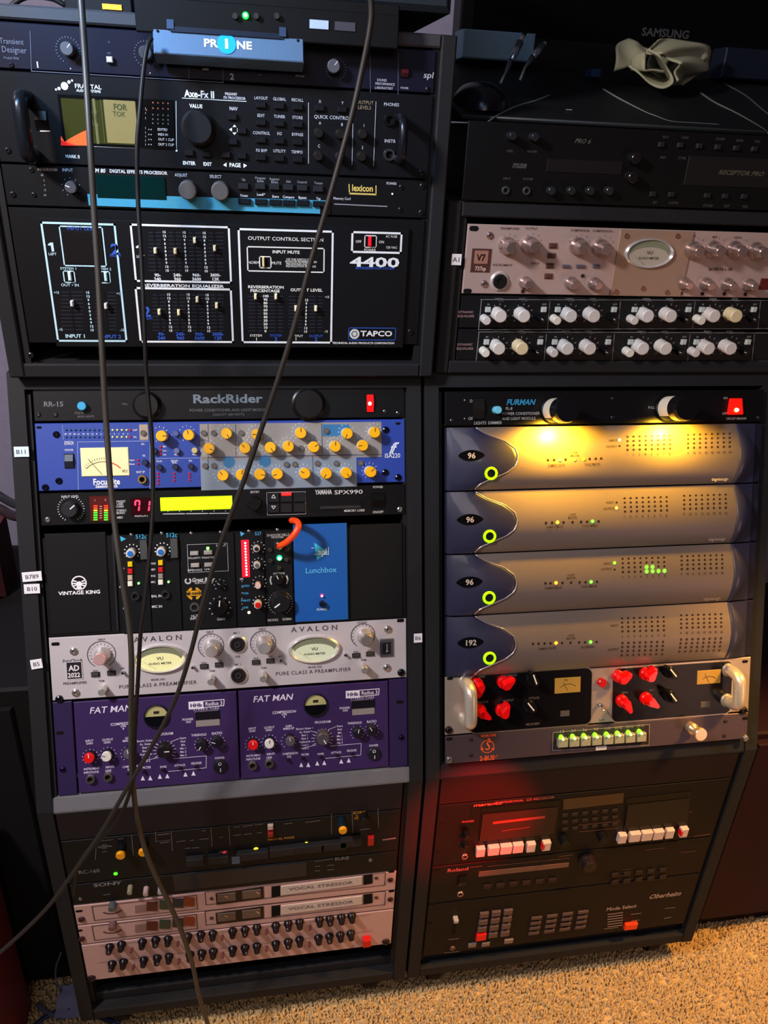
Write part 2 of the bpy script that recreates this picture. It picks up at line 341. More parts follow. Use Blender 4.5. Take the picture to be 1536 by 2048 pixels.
# ---------------------------------------------------------------- the room
def structure(name, mb, mat): return tag(obj(name, mb.mesh(name, mat)), kind='structure')
structure('wall_back', MB().box(-2.2, 2.6, 1.95, 2.05, 0, 2.6), M('#8a8498', .85, bump=.3, scale=60))
structure('wall_left', MB().box(-2.3, -2.2, -2.6, 2.05, 0, 2.6), M('#8a8498', .85, bump=.3, scale=60))
structure('wall_right', MB().box(2.6, 2.7, -2.6, 2.05, 0, 2.6), M('#8a8498', .85, bump=.3, scale=60))
structure('ceiling', MB().box(-2.3, 2.7, -2.6, 2.05, 2.6, 2.7), M('#8d8a88', .9))
structure('floor', MB().box(-2.3, 2.7, -2.6, 2.05, -.06, -.012), M('#a08a66', .95, bump=.5, scale=120))
def carpet():
    from mathutils import noise
    b = MB(); x0, x1, y0, y1, st = -.62, 1.15, .50, 1.06, .0032
    nx = int((x1 - x0) / st); ny = int((y1 - y0) / st); vs = []
    for j in range(ny + 1):
        for i in range(nx + 1):
            x, y = x0 + i * st, y0 + j * st; p = Vector((x * 150, y * 150, 0))
            h = .0055 * noise.noise(p) + .0035 * random.random() + .003 * noise.noise(Vector((x * 14, y * 14, 5)))
            vs.append((x + random.uniform(-.001, .001), y + random.uniform(-.001, .001), h - .0085))
    b.add(vs, [(j * (nx + 1) + i, j * (nx + 1) + i + 1, (j + 1) * (nx + 1) + i + 1, (j + 1) * (nx + 1) + i) for j in range(ny) for i in range(nx)], True)
    nt_ = 45000; vs = []; fs = []
    for i in range(nt_):
        x, y = random.uniform(x0, x1), random.uniform(y0, y1); n0 = len(vs); h = random.uniform(.004, .009); rr = random.uniform(.0016, .0030); lx, ly = random.uniform(-.003, .003), random.uniform(-.003, .003); a0 = random.uniform(0, 6)
        for k in range(4): a = a0 + k * math.pi / 2; vs.append((x + rr * math.cos(a), y + rr * math.sin(a), -.005))
        for k in range(4): a = a0 + k * math.pi / 2; vs.append((x + lx + rr * .6 * math.cos(a), y + ly + rr * .6 * math.sin(a), -.004 + h))
        fs += [(n0 + k, n0 + (k + 1) % 4, n0 + 4 + (k + 1) % 4, n0 + 4 + k) for k in range(4)] + [(n0 + 4, n0 + 5, n0 + 6, n0 + 7)]
    b.add(vs, fs, True)
    m = M('#c6a878', .95, bump=.3, scale=160, tint=.5)
    return tag(obj('carpet_pile', b.mesh('carpet_pile', m)), 'beige cut pile carpet in front of and under the rack cabinets', 'carpet', kind='stuff')
carpet()

# ---------------------------------------------------------------- rack cabinets
def extr_yz(b, pts, x0, x1):
    n = len(pts); b.add([(x0, y, z) for y, z in pts] + [(x1, y, z) for y, z in pts], [tuple(range(n)), tuple(range(2 * n - 1, n - 1, -1))] + [(i, n + i, n + (i + 1) % n, (i + 1) % n) for i in range(n)])
    return b
def sticker(parent, fr, px, py, w, h, txt, rot=0, d=.0025, col='#e8e6ea'):
    u, v, s = onplane(fr, px, py, d); q = s / FPX; W, H = w * q / 2, h * q / 2 * 1.02
    o = obj('label_sticker', MB().box(-W, W, -.0004, 0, -H, H).mesh('label_sticker', M(col, .55)), parent)
    o.location = fpoint(fr, u, v, d) - parent.location; o.rotation_euler = (-FR[fr][1], math.radians(rot), 0)
    vs, fs, wd = text_geo(txt, 0, 1.1); k = h * q * .42; b = MB(); b.add([((x - wd / 2) * k, -.0007, (y - .5) * k) for x, y in vs], fs)
    obj('lettering', b.mesh('lettering', M('#4c4c5c', .6)), o)
    return o
def lower_cabinet(label, x0, x1, fr, stick):
    r = bpy.data.objects.new('rack_cabinet', None); COL.objects.link(r); r.location = (x0, .8147, 0); tag(r, label, 'rack cabinet'); X = x1 - x0
    y2 = 1.38 - .8147; ys = lambda z: (z - .526) * .3569
    side = [(0, .062), (0, .526), (ys(1.0775), 1.0775), (y2, 1.0775), (y2, .062)]
    for a in (0, X - .02): obj('side_panel', extr_yz(MB(), side, a, a + .02).mesh('side_panel', TOLEX), r)
    obj('bottom_panel', MB().bbox(.02, X - .02, 0, y2, .062, .084, .002).mesh('bottom_panel', TOLEX), r)
    obj('bottom_rail', MB().bbox(.02, X - .02, .016, .03, .084, .104, .002).mesh('bottom_rail', M('#232326', .6)), r)
    obj('middle_rail', extr_yz(MB(), [(.0015, .521), (.0015, .524), (.0085, .5415), (y2 * .3, .5405), (y2 * .3, .522)], .02, X - .02).mesh('middle_rail', M('#6a696e' if x0 < 0 else '#1e1e20', .5)), r)
    obj('top_panel', extr_yz(MB(), [(ys(1.058), 1.058), (ys(1.0775), 1.0775), (y2, 1.0775), (y2, 1.058)], .02, X - .02).mesh('top_panel', TOLEX), r)
    obj('back_panel', MB().box(.02, X - .02, y2 - .012, y2, .084, 1.058).mesh('back_panel', M('#121214', .8)), r)
    for a in (.0195, X - .0215):
        obj('rack_rail', extr_yz(MB(), [(.006, .1), (.006, .526), (.006 + ys(1.05), 1.05), (.03 + ys(1.05), 1.05), (.03, .526), (.03, .1)], a - .004, a + .006).mesh('rack_rail', M('#1b1b1d', .6)), r)
    for cx in (.055, X - .055):
        for cy in (.035, y2 - .06):
            c = obj('caster', MB().box(-.02, .02, -.014, .03, .05, .062).box(-.017, -.013, -.01, .02, .02, .052).box(.013, .017, -.01, .02, .02, .052).mesh('caster', M('#2a2a2c', .5, .5)), r, (cx, cy, 0))
            wb = MB(); n = 20
            for x_ in (-.011, .011): wb.add([(x_, .01 + .025 * math.cos(2 * math.pi * i / n), .025 + .025 * math.sin(2 * math.pi * i / n)) for i in range(n)], [tuple(range(n))])
            wb.add([(x_, .01 + .025 * math.cos(2 * math.pi * i / n), .025 + .025 * math.sin(2 * math.pi * i / n)) for x_ in (-.011, .011) for i in range(n)], [(i, (i + 1) % n, n + (i + 1) % n, n + i) for i in range(n)], True)
            obj('wheel', wb.mesh('wheel', M('#161618', .6)), c)
    for a in stick: sticker(r, fr, *a)
    return r
lower_cabinet('left tall black rack cabinet with a sloped upper front, white number stickers on its edges', -.3035, .2285, 'LM',
              [(43, 903.5, 28, 20, 'B11', 0, .0062, '#cfeafa'), (64, 1153, 37, 19, 'B789', -3, .0062), (64, 1177.5, 30, 19, 'B10', 0, .0062), (73, 1328, 22, 19, 'B5', -7, .0062), (836, 1276, 17, 18, 'B6', 0, .0062)])
lower_cabinet('right tall black rack cabinet with a sloped upper front, red glow on its lower left', .2335, .7655, 'RM', [])
def top_box(label, x0, x1, z0, z1, y0, th, stick, fr):
    r = bpy.data.objects.new('rack_box', None); COL.objects.link(r); r.location = (x0, y0, z0); tag(r, label, 'rack box'); X, Z = x1 - x0, z1 - z0; D = .36
    for a in (0, X - .018): obj('side_panel', MB().bbox(a, a + .018, 0, D, 0, Z, .002).mesh('side_panel', TOLEX), r)
    obj('bottom_panel', MB().bbox(.018, X - .018, 0, D, 0, .0175, .002).mesh('bottom_panel', TOLEX), r)
    obj('top_panel', MB().bbox(.018, X - .018, 0, D, Z - th, Z, .002).mesh('top_panel', M('#303138', .6, bump=.3, scale=900) if Z > .3 else TOLEX), r)
    obj('back_panel', MB().box(.018, X - .018, D - .01, D, .0175, Z - th).mesh('back_panel', M('#121214', .8)), r)
    for a in (.0185, X - .0265): obj('rack_rail', MB().box(a, a + .008, .005, .02, .0175, Z - th).mesh('rack_rail', M('#1b1b1d', .6)), r)
    for a in stick: sticker(r, fr, *a)
    return r
top_box('black rack box with the reverb unit, stacked on the left cabinet', -.2935, .2395, 1.0776, 1.4705, .9885, .0135, [], 'LT')
top_box('low black rack box with the A1 sticker, stacked on the right cabinet', .2470, .7850, 1.0776, 1.2975, 1.0035, .0185, [(913, 519, 20, 21, 'A1', 0, .004, '#e6dfe0')], 'RT')

# ---------------------------------------------------------------- top left box: transient shaper
DIM, GREY, PALE = '#56565e', '#8e8e94', '#d8d8dc'
U = Unit('transient_shaper', 'navy one-space rack unit in the topmost slot of the left box, numbered 1 and 2', 'LT', 6.06, 7.04, M('#101022', .45))
U.print('#5c6074', [t_('Transient', 47, 84, 11, a=1, w=.95), t_('Designer', 53, 101, 12, a=1, w=.95), t_('Modell 9946', 38, 117, 5, a=1), ('l', 60, 62, 63, 141, 1), ('l', 62, 142, 448, 165, 1.2),
    ('k', 136, 100, 21, 24, 22, -150, 150, 1.3), ('k', 292, 108, 21, 24, 22, -150, 150, 1.3), ('k', 672, 138, 18, 21, 22, -150, 150, 1.2), ('l', 378, 132, 378, 158, 1), ('l', 446, 138, 446, 163, 1), ('l', 740, 100, 741, 185, 1), ('l', 797, 105, 796, 190, 1), t_('SL', 218, 84, 4), t_('ON', 218, 106, 4)])
U.print('#b9b9c4', [t_('1', 75, 129, 12, b=1, w=1.3), t_('2', 464, 153, 12, b=1, w=1.3), t_('•', 141, 137, 8), t_('•', 300, 146, 8), t_('SOUND', 760, 160, 5, a=0 + .3), t_('PERFORMANCE', 770, 168, 5), t_('LABORATORY', 768, 176, 5), t_('spl', 857, 150, 12, w=1.4, s=.1), t_('POWER', 809, 176, 4), t_('• •', 520, 150, 5), t_('ATTACK', 600, 152, 4)])
for x, y in ((133, 97), (290, 105), (525, 118), (668, 132)): U.knob(x, y, 13, M('#4a4a50', .5), .013, ptr=M('#b8b8bc', .5), ang=40, style='plain')
U.btn(219, 119, 12, 12, M('#c9c9cf', .5), .005); U.btn(411, 138, 12, 5, M('#8f8f95', .5), .003); U.rocker(809, 146, 14, 16, M('#471019', .4))
U.screw(856, 178, 5); U.screw(22, 130, 5)

# guitar effects processor with coloured screen
U = Unit('effects_processor', 'black two-space rack unit with a lit olive and orange screen and two grab handles', 'LT', 4.02, 6.04, M('#0e0f13', .42, coat=.2))
U.plate('screen_bezel', 114, 188, 353, 300, M('#08080a', .25), 0, .0012)
sx = U.plate('screen', 121, 196, 279, 291, M('#2c2c0e', .3, emit=.5), .0012, .0016)
U.print('#6f6236', [('f', 206, 199, 277, 288)], 'screen_reading', .0018, emit=.55)
U.print('#57542c', [('f', 184, 197, 199, 288)], 'screen_reading', .0018, emit=.4)
U.print('#333a10', [('f', 200, 199, 211, 286), t_('FOR', 240, 214, 12, b=1), t_('TOK', 238, 228, 10), t_('((', 188, 233, 22)], 'screen_reading', .0021, emit=.35)
U.print('#ff4a12', [('p', [(124, 290), (136, 279), (160, 266), (178, 258), (180, 291)]), ('p', [(122, 291), (122, 272), (128, 282)])], 'screen_reading', .0021, emit=.9)
U.print('#c01008', [('p', [(122, 291), (122, 280), (152, 291)])], 'screen_reading', .0024, emit=.8)
U.print('#b86048', [t_('•  •  •  •', 321, 206, 9), t_('•  •  •  •', 321, 217, 9), t_('•', 293, 220, 8)], 'meter_dots', .0018, emit=.05)
U.print('#56705e', [t_('•  •  •  •', 321, 230, 9), t_('•  •  •  •', 321, 239, 9), t_('•  •  •  •', 321, 247, 9)], 'meter_dots', .0018)
U.print('#c8c8ce', [t_('EDITED', 325, 259, 5), t_('MIDI IN', 326, 269, 5), t_('OUT 1 CLIP', 332, 279, 5), t_('OUT 2 CLIP', 332, 289, 5), t_('• •', 300, 259, 6), t_('• •', 300, 269, 6), t_('• •', 300, 279, 6), t_('• •', 300, 289, 6)] + [t_('I', 291, y, 4) for y in (217, 226, 236, 256, 265, 273, 281, 289)], 'screen_labels', .0018)
U.print('#eef4f6', [('c', 129, 172, 7, 1), ('c', 118, 177, 3), ('c', 112, 179, 2), ('c', 138, 164, 3), ('c', 144, 161, 2), t_('FRACTAL', 176, 173, 8.5, w=1.25), t_('AUDIO SYSTEMS', 177, 182, 5, w=1.1), t_('Axe-Fx II', 399, 188, 14, b=1), ('l', 364, 196, 493, 203, 1),
    t_('MARK II', 145, 313, 6.5), t_('VALUE', 392, 212, 7.5, b=1), t_('ENTER', 378, 326, 7, b=1), t_('EXIT', 415, 328, 7, b=1), t_('PAGE', 470, 330, 8, b=1), ('p', [(446, 330), (453, 325), (453, 334)]), ('p', [(494, 331), (487, 327), (487, 336)]),
    ('p', [(469, 249), (465, 254), (473, 254)]), ('p', [(469, 270), (465, 265), (473, 265)]), ('p', [(458, 259), (464, 255), (464, 263)]), ('p', [(480, 260), (474, 256), (474, 264)]), ('l', 80, 262, 100, 262, 2), ('l', 352, 202, 353, 300, 1), ('l', 124, 290, 352, 299, 1.5), ('c', 353, 301, 2)])
U.print('#bdbdc4', [t_('PREAMP/', 462, 188, 5.5, b=1), t_('FX PROCESSOR', 469, 196, 5.5, b=1), t_('NAV', 467, 217, 7, b=1)] + [t_(s, x, y, 6) for s, x, y in (('LAYOUT', 522, 196), ('GLOBAL', 559, 198), ('RECALL', 595, 200), ('EDIT', 522, 231), ('TUNER', 559, 233), ('STORE', 595, 235), ('CONTROL', 523, 266), ('I/O', 559, 267), ('BYPASS', 595, 269), ('FX BYP', 523, 301), ('UTILITY', 559, 302), ('TEMPO', 594, 304), ('X', 640, 203), ('Y', 685, 206), ('A', 640, 246), ('B', 684, 249), ('C', 638, 292), ('D', 684, 296), ('1', 728, 251), ('2', 725, 295))]
    + [t_('QUICK CONTROLS', 667, 235, 7, w=1.1), t_('PHONES', 783, 209, 6.5, w=1.1), t_('INSTR', 780, 282, 6.5, w=1.1), ('l', 617, 205, 617, 327, 1.2), ('l', 706, 233, 704, 330, 1), ('l', 752, 203, 747, 332, 1)])
U.print('#8a7a60', [t_('OUTPUT', 730, 205, 7, w=1.1), t_('LEVELS', 729, 215, 7, w=1.1)])
U.knob(395, 256, 30, M('#1c1c1f', .42), .02, style='big', label='large ribbed value knob')
for r_ in range(4):
    for c_ in range(3): U.btn(522 + 37 * c_, 210 + 35 * r_ + 2 * c_, 20, 12, M('#151518', .4), .004)
for x, y in ((465, 234), (484, 262), (466, 284), (378, 306), (413, 308), (452, 310), (484, 312), (640, 216), (685, 219)): U.btn(x, y, 18, 12, M('#151518', .4), .004)
for x, y in ((638, 266), (681, 268), (637, 312), (680, 314), (726, 268), (724, 313)): U.knob(x, y, 9, M('#1d1a18', .4), .012)
U.jack(780, 240, 12, KNOB); U.jack(779, 310, 12, M('#6a6a6e', .3, .9)); U.rocker(83, 240, 22, 36)
for px_, y0_, y1_, r_, lb in ((44, 184, 322, .0078, 'left grab handle'), (808, 228, 328, .005, 'right grab handle')):
    a, b_ = U.L(px_, y0_, .034), U.L(px_ + (3 if px_ < 100 else -3), y1_, .034); x = (a[0] + b_[0]) / 2; z0, z1 = b_[1], a[1]
    pts = [(x, 0, z1 - .004), (x, -.018, z1 - .004), (x, -.030, z1 - .008), (x, -.034, z1 - .018), (x, -.034, z0 + .018), (x, -.030, z0 + .008), (x, -.018, z0 + .004), (x, 0, z0 + .004)]
    obj('grab_handle', MB().tube(smooth_path(pts, 4), r_, 12).mesh('grab_handle', M('#202228', .28, .6)), U.root)
for x, y in ((15, 301), (843, 345)): U.screw(x, y, 6)

# digital effects processor with silver strip, its blue reflection put into the colour
U = Unit('digital_reverb_processor', 'black one-space rack unit with a blue-reflecting silver button strip and two grey knobs', 'LT', 3.02, 4.0, M('#0e0e10', .45))
U.poly('button_strip', [(174, 388), (655, 401), (655, 428), (178, 411)], M('#4aa3c4', .35, .2), .0008, 'silver strip with a blue reflection in its colour')
U.plate('display_window', 190, 349, 333, 400, M('#06201f', .15, emit=.12), .0008, .0016)
U.plate('button_field', 640, 404, 662, 430, M('#0e0e10', .45), .0, .0012)
U.print('#cfcfd4', [t_('PCM 80', 194, 341, 8, b=1, s=.2), t_('DIGITAL EFFECTS PROCESSOR', 277, 344, 6.5, b=1, fw=111), t_('INPUT', 135, 340, 6), t_('ADJUST', 362, 350, 6), t_('SELECT', 431, 353, 6), t_('HEADROOM', 95, 339, 5.5), t_('POWER', 783, 367, 5), t_('Memory Card', 684, 397, 5)])
U.print('#8c8c92', [t_(s, x, y, 5) for s, x, y in (('Up', 487, 359), ('Program', 521, 356), ('Banks', 521, 362), ('Register', 549, 358), ('Banks', 549, 364), ('Edit', 577, 363), ('Control', 604, 364), ('Tempo', 637, 366))] + [t_('dB', 84, 350, 4), t_('0', 88, 361, 4), t_('6', 89, 370, 4), t_('12', 90, 380, 4), t_('24', 90, 390, 4), ('l', 668, 408, 775, 413, 2), ('k', 142, 374, 16, 18, 9, -150, 150, 1.5)])
U.print('#e2e2e6', [t_(s, x, y, 5) for s, x, y in (('Down', 488, 391), ('Load/*', 522, 389), ('Store', 551, 393), ('Compare', 577, 394), ('Bypass', 605, 395), ('Tap', 637, 397))], 'lettering', .0013)
U.print('#d9bc62', [t_('lexicon', 725, 376, 13, b=1, w=.98), ('l', 698, 387, 753, 389, 3), ('l', 698, 368, 699, 388, 2), ('l', 752, 371, 752, 389, 2)], 'maker_lettering')
for x, y, r in ((375, 381, 18), (440, 383, 18)): U.knob(x, y, r, M('#4b4644', .55), .017)
U.knob(141, 375, 12, M('#3c3c40', .5), .012, ptr=M('#dddddd'), ang=-70)
for x, y in ((487, 373), (521, 373), (549, 374), (577, 375), (605, 376), (637, 378)): U.btn(x, y, 20, 12, M('#26262a', .4), .004)
for x, y in ((489, 403), (522, 404), (551, 405), (578, 406), (606, 406), (638, 408)): U.btn(x, y, 24, 11, M('#17191e', .35), .005)
U.led(785, 388, 1.6, '#e8f4ff', 3)
for x, y, r in ((67, 390, 5), (25, 389, 6), (62, 340, 5), (801, 419, 5), (843, 425, 6), (845, 372, 6), (803, 374, 5)): U.screw(x, y, r)

# spring reverb
U = Unit('spring_reverb', 'tall black rack unit with white outlined sections and small white sliders, four large figures right', 'LT', -.5, 3.0, M('#0c0c0e', .5), thick=.004)
U.plate('raised_face', 76, 436, 806, 696, M('#0d0d10', .5), 0, .004)
D_ = .0045
_pp = U.print
def pr(c, it, name='lettering', d=D_, **k): return _pp(c, it, name, d, **k)
def rows(x0, y0, x1, y1, vals, h=4.6): n = len(vals); return [t_(v, x0 + (x1 - x0) * i / (n - 1), y0 + (y1 - y0) * i / (n - 1), h, b=1, w=1.3) for i, v in enumerate(vals)]
SC = ['15', '12', '9', '6', '3', '0', '3', '6', '9', '12', '15']
pr('#e2e2e0', [('r', 259, 447, 464, 567, 4), ('r', 269, 574, 468, 686, 4), ('r', 475, 456, 664, 687, 4), ('r', 703, 462, 803, 508, 4), t_('4400', 750, 524, 19, b=1, fw=99),
   ('p', [(277, 490), (282, 490), (284, 508), (279, 508), (277.5, 496), (272, 496), (272, 493)]), t_('LEFT', 281, 513, 5, w=1.2), t_('REVERBERATION EQUALIZER', 367, 571.5, 5.8, b=1, fw=157), t_('TAPCO', 753, 667, 10.5, b=1, fw=64), t_('TECHNICAL AUDIO PRODUCTS CORPORATION', 727, 686, 3.8, b=1, fw=125)]
   + rows(328, 464, 334, 541, SC) + rows(368, 465, 373, 541, SC) + rows(408, 466, 412, 542, SC) + rows(337, 589, 341, 661, SC) + rows(376, 589, 379, 661, SC) + rows(414, 590, 417, 662, SC)
   + [t_(a, x, 550, 6, b=1, w=1.2) for a, x in (('90-', 315), ('240-', 355), ('960-', 393), ('3600-', 431))] + [t_(a, x, 558, 6, b=1, w=1.2) for a, x in (('240', 315), ('960', 355), ('3600', 393), ('12K', 431))])
pr('#b8dcea', [('r', 80, 443, 255, 684, 4), ('r', 117, 451, 214, 534, 2.5), ('r', 125, 541, 152, 566, 2), ('r', 199, 542, 222, 567, 2), t_('SYSTEM 1', 137, 537, 5, w=1.2), t_('SYSTEM 2', 206, 538, 5, w=1.2), t_('OUT • IN', 140, 570, 5.5, w=1.2), t_('INPUT 1', 151, 672, 7, b=1, w=1.2), ('p', [(101, 485), (106, 485), (108.5, 503), (103.5, 503), (101.5, 491), (96, 491), (96, 488)]), t_('LEFT', 105, 508, 5, w=1.2), t_('+15', 113, 585, 5), t_('-15', 121, 659, 5), t_('+15', 238, 587, 5), t_('-15', 244, 660, 5)] + rows(175, 585, 184, 660, SC))  # white print too, with the cyan of the blue light put into its colour
pr('#dcd8cc', [t_('OUTPUT CONTROL SECTION', 572, 478, 7, fw=150), ('r', 493, 492, 649, 546, 2.5), t_('INPUT MUTE', 572, 504, 6, b=1, fw=54), ('r', 518, 512, 543, 537, 2), t_('NORM', 507, 525, 5.5, w=1.1), t_('MUTE', 553, 526, 5.5, w=1.1), t_('REVERBERATION', 532, 574, 5.5, b=1, fw=71), t_('PERCENTAGE', 530, 581.5, 5.5, b=1, fw=58), t_('OUTPUT LEVEL', 613, 580, 5.8, b=1, fw=64), t_('+15', 654, 594, 4.5), t_('-15', 652, 663, 4.5),
   t_('USE THIS SWITCH TO', 597, 519, 4), t_('MONITOR REVERBERATION', 602, 523.5, 4), t_('PERCENTAGE AND', 594, 528, 4), t_('EQUALIZATION SETTINGS', 602, 532.5, 4), t_('SYSTEM', 512, 671, 4.5, w=1.2), t_('1', 513, 678, 6, b=1), t_('OUTPUT', 592, 672, 4.5, w=1.2), t_('1', 592, 678, 6, b=1), t_('OFF', 717, 483, 5, w=1.1), t_('ON', 763, 484, 5, w=1.1), t_('POWER', 740, 500, 5, w=1.1), ('r', 729, 470, 753, 496, 2), t_('AC FUSE', 783, 473, 4.5, w=1.1), t_('120 VAC', 783, 495, 4.5, w=1.1)]
   + rows(531, 592, 531, 662, ['100', '90', '80', '70', '60', '50', '40', '30', '20', '10', '0'], 5) + rows(613, 600, 611, 663, SC[1:], 4.6))
pr('#2f57b8', [t_('2', 230, 498, 21, b=1, w=1.3), t_('RIGHT', 231, 511, 5, w=1.2), t_('INPUT LEVEL', 165, 457, 7, w=1.2), t_('INPUT 2', 222, 673, 7, b=1, w=1.2), t_('2', 293, 623, 20, b=1, w=1.3), t_('RIGHT', 295, 637, 4.5, w=1.2), ('r', 697, 655, 791, 681, 1.5), t_('REVERBERATION SYSTEM', 750, 536.5, 4.6, w=1.2), t_('SYSTEM', 552, 671, 4.5, w=1.2), t_('2', 552, 678, 7, b=1, w=1.2), t_('OUTPUT', 632, 672, 4.5, w=1.2), t_('2', 632, 678, 7, b=1, w=1.2)]
   + [t_(a, x, 668, 6.5, b=1, w=1.2) for a, x in (('90-', 323), ('240-', 361), ('960-', 399), ('3600-', 436))] + [t_(a, x, 676, 6.5, b=1, w=1.2) for a, x in (('240', 323), ('960', 361), ('3600', 399), ('12K', 436))])
pr('#2b2b3c', [('l', x0, y, x1, y, 1.2) for gx0, gx1, ya, yb in ((297, 322, 465, 541), (337, 363, 465, 541), (377, 403, 466, 541), (417, 447, 466, 541), (305, 331, 590, 661), (345, 371, 590, 661), (384, 410, 590, 661), (421, 447, 590, 661), (122, 166, 584, 659), (190, 205, 585, 659), (215, 233, 585, 659), (497, 525, 593, 662), (538, 566, 593, 662), (577, 605, 593, 662), (618, 645, 593, 662)) for i in range(11) for x0, x1, y in ((gx0, gx1, ya + (yb - ya) * i / 10),)], 'scale_lines', D_ - .0002)
pr('#c9c9c2', [('a', 709, 668, 8, 0, 360, 4), ('c', 709, 668, 4.5)], 'emblem')
for a in ((143, 608, 583, 662), (211, 613, 583, 662), (310, 502, 460, 545), (350, 503, 460, 545), (389, 481, 461, 545), (429, 497, 461, 545), (318, 625, 585, 663), (357, 626, 585, 663), (394, 600, 585, 663), (433, 612, 585, 663), (511, 594, 588, 665), (552, 594, 588, 665), (592, 618, 588, 666), (632, 618, 588, 666)):
    x, ty, y0, y1 = a; A, B = U.L(x - 1, y0, .0045), U.L(x + 2, y1, .0045); cx = (A[0] + B[0]) / 2
    sl = obj('slider', MB().box(-.0011, .0011, -.0006, 0, 0, A[1] - B[1]).mesh('slider_slot', HOLE), U.root, (cx, -.004, B[1]))
    tx, tz = U.L(x, ty, .012); col = M('#e9dcb0' if 300 < x < 645 else '#d5d7dc', .4)
    obj('slider_thumb', cached(('thumb', col.name), lambda: MB().bbox(-.0016, .0016, -.008, 0, -.0032, .0032, .0008).mesh('thumb', col)), sl, (tx - cx, 0, tz - B[1]))
U.plate('level_meter', 121, 462, 210, 530, M('#1d1a1a', .08), .004, .0055, label='unlit square level meter')
for x, y, wd, hg, c in ((139, 553, 9, 18, '#cfe6ea'), (211, 554, 8, 18, '#bfe2ee'), (527, 524, 5, 20, '#e7c68a')): U.plate('rocker_switch', x - wd / 2, y - hg / 2, x + wd / 2, y + hg / 2, M(c, .3), .004, .008)
U.plate('power_switch', 732, 473, 750, 493, BLACKG, .004, .006); U.plate('lit_paddle', 737.5, 474, 742.5, 492, M('#ff1020', .3, emit=1.3), .006, .009, label='glowing red power paddle')
for x, y in ((249, 455), (268, 674), (466, 463), (471, 675), (683, 480), (677, 642), (772, 642)): U.screw(x, y, 2.5, STEEL)
for x, y in ((821, 664), (61, 711)): U.screw(x, y, 6)

# ---------------------------------------------------------------- left cabinet, sloped part
U = Unit('power_conditioner', 'black power conditioner with a round blue button and tall lit red switch, left cabinet', 'LM', 11.35, 12.4, M('#0c0c0d', .45))
U.print('#5f5f64', [t_('RR-15', 107, 808, 10, b=1, w=1.2), t_('VOLTS', 158, 826, 4.5), t_('BACK LIGHTS', 172, 833, 4), t_('FULL', 250, 808, 4)])
U.print('#66727c', [t_('RackRider', 455, 797, 17, b=1, fw=137)])
U.print('#5a5a5c', [t_('POWER CONDITIONER AND LIGHT MODULE', 458, 820, 5.5, w=1.05), t_('CAPACITY 1800 WATTS', 457, 829, 4.5)])
for x, y, r in ((292, 810, 25), (618, 808, 30)): U.knob(x, y, r, M('#121111', .3), .012, style='big', name='light_tube', label='dark retracted light tube with a rounded end')
U.knob(163, 812, 9, M('#2f9fd0', .4), .008, name='button', label='bright blue round button')
o = U.rocker(740, 807, 13, 35, emit=M('#ff0a0a', .3, emit=1.5)); U.led(740, 807, 5, '#ffc8b0', 6, d=.006)
for x, y in ((76, 829), (110, 829), (771, 823), (797, 826)): U.screw(x, y, 5, M('#55555a', .25, .9))

U = Unit('blue_preamp', 'bright blue two-space rack unit with yellow-capped knobs and a lit needle meter', 'LM', 9.34, 11.32, M('#24419c', .45, tint=.05))
GB = M('#908a84', .5); GB2 = M('#7d8a98', .5); GB3 = M('#a89a86', .5)
U.plate('grey_panel', 399, 848, 764, 914, GB, 0, .0005, label='warm grey printed field')
U.plate('grey_panel', 400, 914, 714, 973, GB2, 0, .0005, label='grey blue printed field')
U.plate('grey_panel', 278, 849, 297, 880, GB3, 0, .0005)
U.print('#2f6f9c', [('c', 458, 924, 12, 1), ('c', 530, 922, 12, 1), ('f', 645, 849, 700, 872)], 'printed_patches', .0007, rough=.5)
U.print('#3c4468', [('l', 416, 848, 416, 914, 1), ('l', 471, 848, 472, 912, 1), ('l', 643, 847, 645, 912, 1.2), ('l', 417, 915, 764, 909, 1.2), ('l', 417, 880, 400, 880, 1), ('l', 416, 915, 416, 942, 1), ('l', 625, 912, 627, 968, 1)], 'print_lines', .0009)
U.print('#8fa6d8', [('l', 300, 849, 300, 978, 1), ('l', 300, 917, 399, 916, 1), ('l', 155, 884, 298, 882, 1), ('l', 155, 884, 157, 980, 1), ('l', 125, 850, 127, 880, .8)], 'print_lines')
U.print('#e8ecf6', [t_('Focusrite', 213, 963, 12, b=1, w=.9), t_('Session Pack', 213, 972, 6.5, b=1), t_('ff', 782, 896, 22, s=.5, sp=-.15), t_('ISA220', 785, 911, 8.5), t_('DIGITAL', 138, 884, 3.6), t_('OUTPUT', 138, 888, 3.6), t_('POWER', 138, 900, 3.6), t_('INST IP', 281, 944, 4), t_('SSL', 286, 888, 3.6), t_('CLIP', 270, 860, 3.5), t_('O/L', 270, 874, 3.5), t_('Input', 264, 920, 3.5), t_('Meter', 264, 928, 3.5), t_('SSL', 288, 911, 3.5), t_('Clock', 318, 922, 3.8), t_('Sample', 349, 921, 3.8), t_('Rate', 349, 925, 3.8), t_('Ext', 381, 921, 3.8), t_('Mic', 329, 893, 3.5), t_('Line', 329, 901, 3.5), t_('Inst', 329, 909, 3.5), t_('48V', 352, 909, 3.5), t_('Phase', 390, 909, 3.5), ('k', 343, 870, 0, 1, 2, 0, 90, 1)]
   + [t_(n, 131 + i * 8.9, 868, 3.6) for i, n in enumerate(('30', '27', '24', '21', '18', '15', '12', '9', '6', '4', '3', '2', '1', '0', '0'))])
